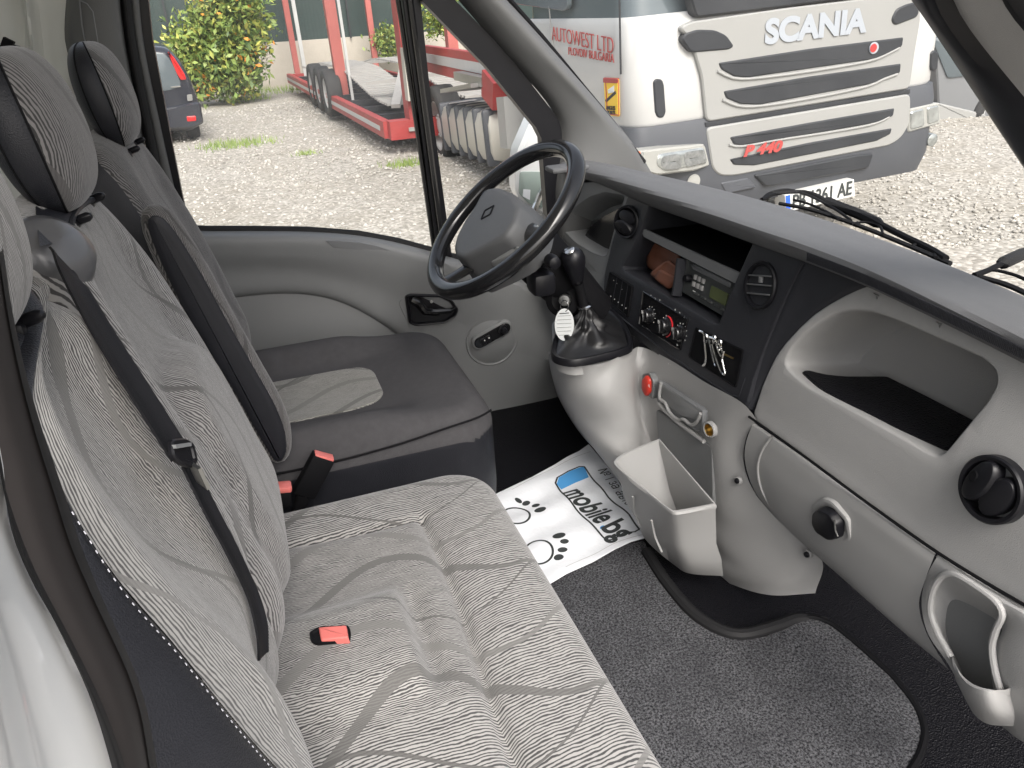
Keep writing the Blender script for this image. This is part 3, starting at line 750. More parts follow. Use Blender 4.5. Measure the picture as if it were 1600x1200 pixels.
# recessed buckle with red button
bk = MB(); PBk = Plane((0, 0, 1.2455), (1, 0, 0), (0, 1, 0))
puff('', PBk, rnd(PBk.pts([(484, 992), (500, 983), (545, 981), (549, 990), (547, 1004), (495, 1009), (486, 1004)]), .004), [(0, -.03), (0, .0045), (.003, .0045), (.004, .0025)], None, mb=bk); bk.build('buckle_well', MAT['black_matte'], bench)
bk = MB(); PBk2 = Plane((0, 0, 1.2475), (1, 0, .12), (0, 1, 0))
puff('', PBk2, rnd(PBk2.pts([(500, 986), (543, 983), (546, 1002), (504, 1007)]), .002), [(0, -.02), (0, .006), (.0015, .0075)], None, mb=bk); bk.build('buckle_button', MAT['buckle_red'], bench)
wmid = lambda z: .165 + .045 * sstep(1.75, 1.6, z)
br = backrest('backrest', .925, wmid, MAT['fabric_b'], bench, lumbar=.030, dish=.022, coarse=lambda r_, z_: .95 if r_ > .66 else .15)
headrest('headrest', .955, bench, MAT['fabric_dim'], w_=.108, zc=1.830, xc=-.192)
# outer place: fabric face bounded by the stitched leather side
seam_px = [(84, 423), (60, 462), (38, 510), (30, 560), (44, 640), (73, 730), (105, 785), (129, 838), (175, 897), (224, 955), (280, 1022), (343, 1098), (416, 1185), (480, 1250), (560, 1330)]
sm = [hit(x, y) for x, y in seam_px]
sm = [sm[0]] + [q for q in sm[1:]]
zz = [q.z for q in sm]; yy = [q.y for q in sm]
def seamy(z): return float(np.interp(z, zz[::-1], yy[::-1]))
print('seam', [(round(q.y, 2), round(q.z, 2)) for q in sm])
rw = []; lrw = []; lr2 = []
zr = [1.765, 1.755, 1.74, 1.71, 1.67, 1.62, 1.56, 1.50, 1.44, 1.38, 1.32, 1.26, 1.20, 1.12]
for z in zr:
    ya = min(seamy(z), .66); yb = .695 + .02 * sstep(1.75, 1.6, z) - .03 * sstep(1.72, 1.77, z); row = []
    x_ = profx(z)
    for f, dx in ((0, 0), (.06, .003), (.14, .004), (.25, -.004), (.38, -.016), (.5, -.018), (.62, -.016), (.76, -.002), (.88, .006), (.97, -.004), (1.0, -.022), (1.0, -.06)):
        dx -= .024 * sstep(1.50, 1.33, z) * sstep(.1, .6, f); lum = .018 * sstep(1.525, 1.475, z) * sstep(1.28, 1.36, z) * sstep(.16, .28, f) * sstep(.80, .70, f)
        row.append(Vector((x_ + dx + lum, ya + (yb - ya) * f, z)))
    rw.append(row)
    e = row[0]
    lrw.append([e + Vector((-.002, .001, 0)), e + Vector((.004, -.012, 0)), e + Vector((.0, -.03, 0)), e + Vector((-.03, -.075, 0)), e + Vector((-.075, -.13, 0)), e + Vector((-.14, -.17, -.0)), e + Vector((-.2, -.18, 0))])
rows('backrest', rw, 90, 110, MAT['fabric'], bench, coarse=lambda a, b_: .95 if (a < .20 or a > .70) else .1)
lp = rows('side_panel', lrw, 40, 60, MAT['leather'], bench)
b = MB()
st = spline([r_[1] + Vector((.001, -.004, 0)) for r_ in lrw[4:]], 190)
for i in range(0, 189, 2): b.tube([st[i] + Vector((.0006, -.0006, 0)), st[i + 1].lerp(st[i], .35) + Vector((.0006, -.0006, 0))], .00042, 4)
b.build('stitching', MAT['leather_seam'], lp)
# dark shoulder behind the outer fabric
rows('shoulder_panel', [[r_[0] + Vector((-.001, 0, 0)) for r_ in rw[:5]], [Vector((-.20, .60, 1.775)), Vector((-.20, .56, 1.77)), Vector((-.20, .5, 1.75)), Vector((-.2, .46, 1.71)), Vector((-.2, .42, 1.66))]], 20, 10, MAT['leather'], bench)
headrest('headrest', .545, bench, MAT['fabric_b'])
# belt outlet on the shoulder between the two places
b = MB(); b.lathe(V(82, 394, Y=.80), (.6, -.45, .66), [(.040, -.07), (.040, -.006), (.035, .010), (.022, .019), (.0005, .022)], 32); b.build('belt_outlet', MAT['dome_grey'], bench, smooth=60)
ms_ = [[hit(x, y, .004) for x, y in L_] for L_ in ([(152, 309), (128, 322), (113, 342), (107, 374)], [(120, 308), (100, 322), (92, 345), (92, 378)], [(60, 306), (56, 322), (58, 350), (62, 385)])]
rows('shoulder_panel', [[p + Vector((-.012, 0, 0)) for p in ms_[0]]] + ms_, 20, 16, MAT['leather'], bench)
b = MB(); b.tube(spline([p + Vector((.001, 0, .001)) for p in ms_[0]], 24), .003, 6); b.build('piping', MAT['leather'], bench)
# ---- seat belt with tongue
belt = thing('seat_belt', 'black seat belt running down the middle place backrest of the bench', 'seat belt', (-.1, .72, 1.25))
def ribbon(pts, wd, mt, nm, par, up=None, th=.0013, n=60):
    P = spline(pts, n); vs = []; fs = []
    for i, p in enumerate(P):
        t = P[min(i + 1, n - 1)] - P[max(i - 1, 0)]; t.normalize(); nr = Vector(up or (1, -.2, .3)); nr = (nr - t * nr.dot(t)).normalized(); sd = t.cross(nr)
        for k, o_ in enumerate((-.5, -.36, -.32, .32, .36, .5)): vs.append(p + sd * wd * o_ + nr * (th if k in (0, 1, 4, 5) else th * .4))
        for k, o_ in enumerate((.5, -.5)): vs.append(p + sd * wd * o_ - nr * th * .6)
    for i in range(n - 1):
        for k in range(8): fs.append((i * 8 + k, i * 8 + (k + 1) % 8, (i + 1) * 8 + (k + 1) % 8, (i + 1) * 8 + k))
    return new(nm, vs, fs, mt, par, smooth=40)
ribbon([V(98, 408, Y=.755), hit(112, 432, .010), hit(160, 518, .012), hit(220, 614, .016), hit(282, 712, .018)], .033, MAT['belt'], 'shoulder_strap', belt, up=(.93, -.25, .3))
ribbon([hit(292, 722, .018), hit(325, 790, .014), hit(368, 872, .010), hit(398, 940, .004), hit(409, 985, .0), hit(411, 1025, -.008)], .024, MAT['belt'], 'lap_strap', belt, up=(.93, -.2, .3))
PT = Plane(hit(285, 708, .026), (.35, 1, 0), (-.2, 0, 1))
if PT.n.x < 0: PT = Plane(PT.o, PT.u * -1, PT.v)
puff('tongue', PT, rnd(PT.pts([(266, 686), (287, 683), (299, 690), (306, 722), (300, 733), (284, 729), (268, 716)]), .006), [(0, -.002), (0, .001), (.0015, .0025), (.005, .0025), (.006, .001)], MAT['black_plastic'], belt)
puts_ = MB(); puts_.bar(PT.px(272, 698, .003), PT.px(296, 694, .003), .004, .003); puts_.build('belt_slot', MAT['plastic_recess'], belt)
b = MB(); b.bar(PT.px(303, 726, .004), PT.px(318, 758, .002), .020, .003); b.build('tongue_blade', MAT['steel'], belt)

# ---- driver's seat
ds = thing('driver_seat', 'dark grey driver seat with leather sides and patterned insert behind the steering wheel', 'car seat', (.15, 1.5, FLZ))
def hd_(x, y):
    a = abs(y - 1.50); h_ = .034 * sstep(.12, .20, a) * sstep(.30, .12, x) - .012 * math.exp(-(a / .12) ** 2) * sstep(.26, .1, x)
    h_ += .012 * sstep(.18, .30, x)
    h_ += .003 * math.sin(x * 90 + y * 40) * math.exp(-((y - 1.66) / .03) ** 2) * sstep(.25, .1, x)
    return h_
cushion('seat_cushion', -.2, .385, 1.245, 1.755, .10, 1.215, .05, .12, hd_, MAT['fabric_mid'], ds, lambda x, y: .3, step=.009, leather_below=.042)
IN = [(-.14, 1.40), (.12, 1.40), (.165, 1.41), (.185, 1.44), (.185, 1.56), (.165, 1.59), (.12, 1.60), (-.14, 1.60)]
ig = rnd(IN, .03); PI_ = Plane((0, 0, 1.2165), (1, 0, 0), (0, 1, 0))
si = sheet('seat_insert', PI_, ig, [], None, ds, off=lambda a, b_: hd_(a, b_) + .0015, grid=.012, edge=(.003, .006), mats=[MAT['fabric_insert']])
me = si.data; ul = me.uv_layers.new(name='UVMap')
for lp_ in me.loops: c_ = me.vertices[lp_.vertex_index].co; ul.data[lp_.index].uv = (c_.y, c_.x)
b = MB()
b.tube(spline([V(x, y, Y=1.243) for x, y in [(425, 742), (520, 722), (620, 695), (700, 668), (752, 650), (768, 640)]], 30), .0022, 6)
b.build('piping', MAT['black_matte'], ds)
b = MB(); b.box((.09, 1.5, 1.02), .52, .44, .26, bev=.04); b.build('seat_base', MAT['black_matte'], ds)
backrest('backrest', 1.50, lambda z: .185 + .045 * sstep(1.75, 1.55, z), MAT['fabric_dim'], ds, dish=.02, leather_side=True, th0=.13, coarse=lambda r_, z_: .2)
headrest('headrest', 1.50, ds, MAT['fabric_dim'])
# folded-up armrest
PA = Plane((0, 1.225, 0), (1, 0, 0), (0, 0, 1))
ao = [at_ for at_ in PA.pts([(221, 345), (224, 328), (236, 320), (256, 322), (276, 340), (318, 405), (360, 482), (405, 562), (438, 622), (453, 665), (453, 700), (442, 716), (425, 717), (405, 690), (350, 595), (290, 500), (240, 400)])]
ao = [tuple(q) for q in spline([(a, b_, 0) for a, b_ in ao], 72, closed=True)]; ao = [(q[0], q[1]) for q in ao]
am = puff('armrest', PA, ao, [(.010, -.022), (.002, -.014), (-.001, .0), (0, .012), (.006, .022), (.012, .025)], MAT['fabric_dim'], ds)
ME = am.data; ul = ME.uv_layers.new(name='UVMap')
for lp_ in ME.loops: c_ = ME.vertices[lp_.vertex_index].co; ul.data[lp_.index].uv = (c_.x + c_.y, c_.z)
ai = inset(ao if area2(ao) > 0 else ao[::-1], .010)
puff('armrest_side', PA, ai, [(0, .02), (.0, .0262), (.003, .0285), (.010, .030)], MAT['leather'], am)
# belt buckles standing between the seats
bu = thing('belt_buckle', 'black seat belt buckle with red end standing tall beside the driver seat', 'buckle', tuple(V(480, 780, Y=1.19)))
b = MB(); b.bar(V(474, 772, Y=1.19), V(506, 712, Y=1.19), .040, .024, up=(0, 1, 0), bev=.004); b.build('buckle_body', MAT['black_matte'], bu)
b = MB(); b.bar(V(505, 714.5, Y=1.19), V(507, 710, Y=1.19), .034, .020, up=(0, 1, 0), bev=.002); b.build('buckle_button', MAT['buckle_red'], bu)
b = MB(); b.tube([V(474, 772, Y=1.19), V(466, 800, Y=1.19), V(460, 840, Y=1.20)], .012, 8); b.build('stalk', MAT['black_matte'], bu)
bu2 = thing('belt_buckle', 'low seat belt buckle with red button tucked behind the bench backrest edge', 'buckle', tuple(V(430, 790, Y=1.15)))
b = MB(); b.bar(V(437, 790, Y=1.15), V(437, 764, Y=1.15), .036, .022, up=(0, 1, 0), bev=.004); b.build('buckle_body', MAT['black_matte'], bu2)
b = MB(); b.bar(V(437, 766, Y=1.15), V(437, 757, Y=1.15), .038, .024, up=(0, 1, 0), bev=.003); b.build('buckle_button', MAT['buckle_red'], bu2)

# ================================================================== DASHBOARD
dash = thing('dashboard', 'light grey dashboard with dark centre panel, round air vents and soft dark top pad', 'dashboard', (.85, 1.0, FLZ))
TA = R(11)
PC = Plane((.757, 1.2, 1.27), (0, -1, 0), (math.sin(TA), 0, math.cos(TA)))     # centre panel face
# --- top pad
lipb = [(870, 268), (935, 287), (1010, 320), (1095, 350), (1180, 382), (1265, 412), (1352, 447), (1480, 508), (1600, 568), (1760, 650)]
lipf = [(870, 256), (935, 272), (1010, 297), (1095, 327), (1180, 358), (1265, 388), (1352, 422), (1480, 478), (1600, 532), (1760, 610)]
tb = [(885, 246), (940, 254), (1000, 267), (1100, 290), (1200, 316), (1290, 344), (1400, 383), (1480, 414), (1600, 464), (1760, 535)]
r_lb = [V(x, y, X=.80) for x, y in lipb]; r_lf = [V(x, y, X=.783) for x, y in lipf]
r_t = [V(x, y, Z=1.552) for x, y in tb]
r_m1 = [a * .72 + b_ * .28 + Vector((0, 0, .006)) for a, b_ in zip(spline(r_lf, 24), spline(r_t, 24))]
r_m2 = [a * .35 + b_ * .65 + Vector((0, 0, .003)) for a, b_ in zip(spline(r_lf, 24), spline(r_t, 24))]
r_in = [p + Vector((.06, 0, -.004)) for p in r_lb]
r_mid = [(a + b_) / 2 + Vector((-.006, 0, 0)) for a, b_ in zip(r_lb, r_lf)]
rows('top_pad', [r_in, r_lb, r_mid, r_lf, r_m1, r_m2, r_t, [p + Vector((.03, 0, -.02)) for p in r_t], [p + Vector((.04, 0, -.12)) for p in r_t]], 110, 48, MAT['dash_pad'], dash)
# ribbed underside of the lip on the passenger side
b = MB(); A_ = spline([V(x, y, X=.7835) for x, y in [(1265, 400), (1352, 434), (1480, 492), (1600, 550), (1700, 600)]], 190)
for p in A_: b.box(p + Vector((-.004, 0, 0)), .0015, .0009, .013)
b.build('rib_strip', MAT['dash_dark'], dash)
# cowl end near the pillar
b = MB(); b.box(V(886, 262, Y=1.62), .09, .05, .012, bev=.005); b.build('cowl_end', MAT['dash_pad'], dash)

# --- centre panel with bay
co = PC.pts([(984, 300), (1010, 312), (1095, 342), (1180, 374), (1260, 404), (1254, 413), (1232, 455), (1210, 505), (1190, 555), (1177, 592), (1168, 625), (1160, 636), (1138, 630), (1092, 598), (1043, 563), (985, 518), (952, 490), (942, 468), (944, 430), (958, 370)])
co = rnd(co, [0, 0, 0, 0, .004, .01, .02, .02, .02, .02, .008, .01, .01, .03, .03, .03, .02, .012, .02, .03])
bay = rnd(PC.pts([(1018, 310), (1182, 376), (1152, 442), (1126, 508), (1118, 508), (975, 424), (972, 416), (1000, 364)]), [.004, .004, .02, .004, .004, .004, .004, .02])
def offc(a, b_): return 0.0
sheet('centre_panel', PC, co, [bay], MAT['dash_dark'], dash, off=lambda a, b_: .008 * math.cos(min(1.5, abs(a - .1) * 2.5)) - .004, edge=(.006, .04), hole_steps=[[(.0015, .0008), (.003, .004), (.0045, .02), (.006, .16), 'cap']])
# raised trim lines of the panel
b = MB()
b.tube([PC.px(x, y, .003) for x, y in [(946, 470), (956, 484), (985, 508), (1043, 552), (1092, 586), (1140, 616), (1154, 620), (1158, 612), (1165, 590)]], .0022, 6)
b.build('trim_line', MAT['dash_dark'], dash)
b = MB(); b.tube([PC.px(x, y, .002) for x, y in [(1256, 409), (1232, 455), (1210, 505), (1190, 555), (1177, 592), (1168, 626)]], .003, 6); b.build('trim_line', MAT['dash_dark'], dash)
# shelf across the bay
b = MB(); SH = [(1000, 358, 1006, 371), (1060, 386, 1062, 400), (1100, 405, 1101, 420), (1156, 430, 1153, 446)]
def slab(pts4, pl, front, depth, mb):
    T = [pl.px(p[0], p[1], front) for p in pts4]; B = [pl.px(p[2], p[3], front - .002) for p in pts4]; n = len(T)
    vs = T + B + [p + Vector((depth, 0, 0)) for p in T] + [p + Vector((depth, 0, 0)) for p in B]; fs = []
    for i in range(n - 1): fs += [(i, n + i, n + i + 1, i + 1), (i, i + 1, 2 * n + i + 1, 2 * n + i), (n + i, 3 * n + i, 3 * n + i + 1, n + i + 1)]
    mb.add(vs, fs + [(0, 2 * n, 3 * n, n), (n - 1, 2 * n - 1, 4 * n - 1, 3 * n - 1)])
slab(SH, PC, -.006, .13, b); shf = b.build('bay_shelf', MAT['black_matte'], dash)
b = MB(); slab([(x, y - 2, x2, y2 - 1) for x, y, x2, y2 in SH], PC, -.0045, .006, b); b.build('shelf_lip', MAT['plastic_recess'], shf)
# radio
PR = Plane(PC.w(0, 0, -.022), PC.u, PC.v)
rp = PR.pts([(1072, 402), (1152, 439), (1128, 494), (1064, 456)])
rad = puff('radio', PR, rnd(rp, .004), [(0, -.10), (0, -.002), (.002, 0)], MAT['radio_face'], dash)
def on(pl, lst, r_=0.0): return rnd(pl.pts(lst), r_) if r_ else pl.pts(lst)
b = MB(); puff('', PR, on(PR, [(1080, 412), (1088, 413), (1144, 441), (1142, 450), (1084, 421)], .002), [(0, 0), (0, .0015), (.0015, .003)], None, mb=b); b.build('cassette_door', MAT['plastic_recess'], rad)
b = MB(); puff('', PR, on(PR, [(1113, 446), (1139, 459), (1134, 478), (1109, 464)], .002), [(0, 0), (0, .002), (.001, .002)], None, mb=b); b.build('display', MAT['lcd'], rad)
b = MB()
for i in range(3):
    for j in range(2):
        x, y = 1088 + i * 6.2 - j * 2.6, 433 + i * 3.1 + j * 11
        puff('', PR, on(PR, [(x - 1.4, y - 4.5), (x + 2, y - 3), (x + .7, y + 4.5), (x - 2.6, y + 3)], .001), [(0, 0), (0, .003), (.0008, .004)], None, mb=b)
b.build('preset_button', MAT['plastic_smooth'], rad)
b = MB(); b.lathe(PR.px(1078, 435), PR.n, [(.0085, 0), (.008, .010), (.007, .012), (.0003, .0122)], 24); b.build('volume_knob', MAT['black_plastic'], rad)
b = MB()
for i in range(5):
    x, y = 1086 + i * 10.5, 458 + i * 6.2
    puff('', PR, on(PR, [(x, y - 2), (x + 7, y + 2), (x + 6.4, y + 4.5), (x - .8, y + .5)], .0005), [(0, 0), (0, .002), (.0005, .003)], None, mb=b)
b.build('radio_key', MAT['steel'], rad)
text('PLAYER', PR, PR.uv(1085, 455.3)[0], PR.uv(1085, 455.3)[1], .003, MAT['mark_white'], rad, 'radio_lettering', off=.0006)
# cubby divider and brown leather scraps
b = MB(); b.bar(PC.px(1065, 404, -.006), PC.px(1057, 462, -.006), .006, .02, up=(1, 0, 0)); b.build('bay_divider', MAT['dash_dark'], dash)
wl_ = thing('leather_pouch', 'crumpled brown leather pouch lying in the cubby left of the radio', 'pouch', tuple(PC.px(1035, 450, -.04)))
random.seed(4)
def crumple(pl, lst, off, th, mt, par, nm, n=9, amp=.004, seed=1):
    rg = random.Random(seed); q = pl.pts(lst, off); o_ = []
    vs = []; fs = []
    for i in range(n + 1):
        for j in range(n + 1):
            s_, t = i / n, j / n
            a = [(1 - s_) * (1 - t) * q[0][k] + s_ * (1 - t) * q[1][k] + s_ * t * q[2][k] + (1 - s_) * t * q[3][k] for k in (0, 1)]
            vs.append(pl.w(a[0], a[1], off + rg.uniform(-amp, amp)))
    for i in range(n):
        for j in range(n):
            a = i * (n + 1) + j; fs.append((a, a + n + 1, a + n + 2, a + 1))
    o = new(nm, vs, fs, mt, par, smooth=50); md = o.modifiers.new('sub', 'SUBSURF'); md.levels = md.render_levels = 1
    m2 = o.modifiers.new('thick', 'SOLIDIFY'); m2.thickness = th; return o
crumple(PC, [(1015, 372), (1066, 396), (1060, 436), (1012, 418)], -.05, .004, MAT['brown_leather'], wl_, 'back_flap', n=5, seed=3)
crumple(PC, [(1018, 428), (1045, 405), (1064, 420), (1050, 452)], -.028, .005, MAT['brown_leather'], wl_, 'front_flap', n=4, seed=5)
crumple(PC, [(1022, 434), (1032, 420), (1060, 436), (1047, 453)], -.018, .003, MAT['brown_leather'], wl_, 'loose_flap', n=3, amp=.002, seed=8)

# --- round air vents
def vent(pl, c, rad_, tilt, par, closed=False, name='air_vent', squash=1.0, swivel=0.0):
    C0 = pl.px(*c); n_ = pl.n
    b = MB(); b.lathe(C0, n_, [(rad_ * 1.02, -.01), (rad_ * 1.02, .002), (rad_ * .97, .0045), (rad_ * .86, .0035), (rad_ * .83, -.002), (rad_ * .80, -.03), (.0005, -.032)], 48)
    o = b.build(name, MAT['black_plastic'], par)
    q = Matrix.Rotation(tilt, 3, n_); u_ = q @ pl.u; v_ = q @ pl.v
    b = MB()
    if not closed:
        for k in (-.36, .02, .40):
            hw = rad_ * .80 * math.sqrt(1 - k * k)
            b.bar(C0 + v_ * k * rad_ - u_ * hw - n_ * .004, C0 + v_ * k * rad_ + u_ * hw - n_ * .004, .016, .0028, up=tuple(v_ * 1.0), bev=.001)
        b.build('vane', MAT['hub_grey'], o)
        b = MB(); b.bar(C0 - u_ * .0 + v_ * rad_ * .1, C0 + v_ * rad_ * .42, .008, .006, up=tuple(n_), bev=.002); b.build('vane_slider', MAT['plastic_recess'], o)
    else:
        for k, mtn in ((-.36, 'vane'), (.30, 'vane')):
            cc = C0 + u_ * k * rad_ + n_ * (.004 if k < 0 else .001)
            pl2 = Plane(cc, u_ * 1.0 + n_ * (.25 if k < 0 else -.1), v_)
            el = [(rad_ * .42 * math.cos(a), rad_ * (.74 if k < 0 else .70) * math.sin(a)) for a in [2 * math.pi * i / 28 for i in range(28)]]
            o2 = puff(mtn, pl2, el, [(0, -.012), (0, .001), (.002, .004), (.005, .005)], MAT['black_plastic'], o)
            if k < 0:
                puff('vane_tab', pl2, [(p[0] * .35 - .006, p[1] * .25) for p in el], [(0, .004), (0, .006), (.001, .0068)], MAT['black_matte'], o2)
    return o
PCV = Plane(PC.w(0, 0, .006), PC.u, PC.v)
vent(PCV, (1188, 446), .0405, R(14), dash)
# the driver-side vent sits on a turned facet
PV = Plane(PC.px(979, 347, .010), (0.35, -1, 0), (math.sin(TA), 0, math.cos(TA)))
vent(PV, (979, 347), .036, R(80), dash, closed=True)

# --- panel insets: switches, climate dials, document slot
def rim_inset(lst, r_, name, mt=None, dep=.003):
    q = on(PC, lst, r_)
    b = MB(); puff('', PC, inset(q if area2(q) > 0 else q[::-1], -.0022), [(0, .0), (0, .0055), (.0018, .0065), (.0028, .0042)], None, mb=b)
    return b.build(name, mt or MAT['gloss_black'], dash)
sw = rim_inset([(956, 426), (990, 448), (983, 494), (948, 464)], .003, 'switch_panel', MAT['black_matte'])
b = MB()
for i in range(5): b.lathe(PC.px(954.5 + i * 5.9, 463 + i * 4.6, .0045), PC.n, [(.0014, 0), (.0012, .001), (.0002, .0012)], 8)
for q in ((959, 438), (964, 443), (972, 452)): b.lathe(PC.px(*q, .0045), PC.n, [(.0006, 0), (.0005, .0006), (.0001, .0007)], 6)
b.build('switch_marking', MAT['mark_white'], sw)
b = MB()
for i in range(1, 4):
    b.bar(PC.px(956 + i * 8.5, 427 + i * 5.5, .0048), PC.px(948 + i * 8.7, 465 + i * 7.4, .0048), .0010, .0006, up=tuple(PC.n))
b.build('switch_divider', MAT['dash_dark'], sw)
cl = rim_inset([(1008, 456), (1078, 499), (1066, 546), (1002, 506)], .003, 'climate_panel', MAT['gloss_black'])
for i, (x, y, rr) in enumerate([(1016, 494, .0175), (1042, 510, .019), (1064, 521, .0175)]):
    b = MB(); C0 = PC.px(x, y, .0045)
    b.lathe(C0, PC.n, [(rr, 0), (rr * .97, .004), (rr * .8, .006), (rr * .76, .014), (rr * .68, .0165), (.0003, .017)], 36); kn = b.build('dial', MAT['gloss_black'], cl)
    b = MB(); q = Matrix.Rotation(R(25), 3, PC.n); b.bar(C0 + PC.n * .018 - (q @ PC.v) * rr * .72, C0 + PC.n * .018 + (q @ PC.v) * rr * .72, .006, .005, up=tuple(PC.n), bev=.002); b.build('dial_grip', MAT['gloss_black'], kn)
    b = MB(); b.bar(C0 + PC.n * .0205 + (q @ PC.v) * rr * .3, C0 + PC.n * .0205 + (q @ PC.v) * rr * .68, .0012, .0006, up=tuple(PC.n)); b.build('dial_mark', MAT['mark_white'], kn)
    b = MB()
    for k in range(-4, 5):
        a = R(90 + 28 * k); d_ = PC.u * math.cos(a) + PC.v * math.sin(a)
        if i != 1 or k > 0: b.bar(C0 + d_ * rr * 1.1 + PC.n * .0002, C0 + d_ * rr * 1.22 + PC.n * .0002, .0012, .0006, up=tuple(PC.n))
    b.build('dial_scale', MAT['mark_white'], kn)
    if i == 1:
        b = MB(); b.tube([C0 + (PC.u * math.cos(a) + PC.v * math.sin(a)) * rr * 1.12 + PC.n * .0008 for a in [R(100 - 170 * k / 20) for k in range(21)]], .0015, 6); b.build('heat_arc', MAT['dial_red'], kn)
b = MB()
for (x, y) in ((1017, 462), (1024, 467), (1031, 469), (1055, 484), (1062, 489), (1069, 495), (1012, 503), (1036, 523), (1058, 539)):
    c0 = PC.px(x, y, .0046)
    for k in range(3):
        a = R(60 * k + 10); d_ = PC.u * math.cos(a) + PC.v * math.sin(a); b.bar(c0 - d_ * .0022, c0 + d_ * .0022, .0005, .0005, up=tuple(PC.n))
b.build('climate_marking', MAT['mark_white'], cl)
ds_ = rim_inset([(1091, 513), (1164, 548), (1153, 604), (1080, 556)], .003, 'storage_slot', MAT['black_matte'])
kc = thing('key_clips', 'bundle of chrome clips and keys hanging in the slot below the right centre vent', 'keys', tuple(PC.px(1120, 585, .01)))
b = MB()
def ring(c, rx, ry, ang, w_=.0011, mb=None, off=.013, a0=0, a1=360):
    P = []
    for k in range(25):
        a = R(a0 + (a1 - a0) * k / 24); x = rx * math.cos(a); y = ry * math.sin(a); u0, v0 = PC.uv(*c)
        P.append(PC.w(u0 + x * math.cos(ang) - y * math.sin(ang), v0 + x * math.sin(ang) + y * math.cos(ang), off + .002 * math.sin(a)))
    mb.tube(P, w_, 6)
b = MB(); ring((1111, 529), .0052, .0085, R(-8), .0019, b, .012); ring((1122, 530), .0048, .0075, R(-20), .0019, b, .009); b.build('ring_clip', MAT['chrome'], kc)
b = MB(); ring((1134, 539), .0055, .010, R(-14), .0018, b, .014); b.tube([PC.px(1131, 548, .013), PC.px(1128, 562, .012), PC.px(1133, 584, .011)], .0026, 8); b.build('large_clip', MAT['chrome'], kc)
b = MB()
for pts in ([(1093, 517), (1099, 520), (1102, 540), (1103, 566), (1098, 572)], [(1106, 524), (1110, 540), (1116, 566), (1118, 572)], [(1113, 538), (1119, 560), (1128, 583), (1132, 585)], [(1119, 536), (1124, 552), (1130, 560)], [(1104, 526), (1117, 530), (1126, 542), (1130, 553)]):
    b.tube(spline([PC.px(x, y, .011 + .002 * (i % 2)) for i, (x, y) in enumerate(pts)], 14), .0021, 6)
b.build('wire_clip', MAT['chrome'], kc)
b = MB(); b.bar(PC.px(1131, 553, .012), PC.px(1146, 560, .012), .003, .002, up=tuple(PC.n)); b.build('key_blade', MAT['brass'], kc)
# small airflow pictogram on the panel's lower edge
b = MB(); b.bar(PC.px(1042, 561, .003), PC.px(1045, 569, .003), .0016, .001, up=tuple(PC.n)); b.bar(PC.px(1045, 565, .003), PC.px(1048, 570, .003), .0016, .001, up=tuple(PC.n)); b.build('panel_symbol', MAT['mark_white'], dash)

# --- dark wing to the right of the panel
wing_l = [(1259, 398), (1232, 454), (1210, 505), (1190, 555), (1177, 592), (1164, 636)]
wing_r = [(1372, 441), (1326, 460), (1302, 475), (1276, 493), (1256, 512), (1232, 538), (1217, 558), (1203, 583), (1192, 604), (1174, 640)]
WL = [PC.px(x, y, -.001) for x, y in wing_l]; WR = [PC.px(x, y, -.010) for x, y in wing_r]
WM = [(a + b_) / 2 + Vector((-.002, 0, 0)) for a, b_ in zip(spline(WL, 8), spline(WR, 8))]
rows('panel_wing', [[p + Vector((.03, 0, 0)) for p in WL], WL, WM, WR, [p + Vector((.03, 0, 0)) for p in WR]], 30, 30, MAT['dash_dark'], dash)

# --- instrument cowl
cow = [(885, 290), (940, 284), (992, 302), (966, 372), (950, 428), (946, 470), (930, 458), (890, 430), (858, 400), (850, 340)]
ch = [(876, 356), (884, 340), (900, 321), (922, 306), (946, 299), (978, 305), (966, 340), (950, 398), (944, 402), (926, 396), (900, 380)]
PI2 = Plane(PC.w(0, 0, -.012), PC.u, PC.v)
sheet('instrument_cowl', PI2, rnd(PI2.pts(cow), .01), [rnd(PI2.pts(ch), .015)], MAT['plastic_mid'], dash, grid=.03, edge=(.004, .04), hole_steps=[[(.001, -.001), (.004, .002), (.010, .015), (.018, .04), (.024, .06), 'cap']])
PI3 = Plane(PC.w(0, 0, -.050), PC.u, PC.v)
puff('instrument_cluster', PI3, PI3.pts([(914, 372), (925, 354), (945, 338), (976, 322), (968, 372), (952, 396), (930, 390)]), [(0, -.01), (0, .004), (.002, .006)], MAT['gloss_black'], dash)
rows('cowl_side', [[V(846, 330, Y=1.78), V(850, 400, Y=1.78), V(880, 480, Y=1.75), V(905, 560, Y=1.72)], [V(862, 350, X=.79), V(862, 400, X=.79), V(890, 450, X=.78), V(915, 560, X=.78)], [V(890, 380, X=.775), V(893, 430, X=.775), V(920, 480, X=.77), V(950, 560, X=.77)], [V(948, 440, X=.78), V(948, 470, X=.78), V(962, 520, X=.775), V(990, 560, X=.775)]], 20, 20, MAT['plastic_mid'], dash)

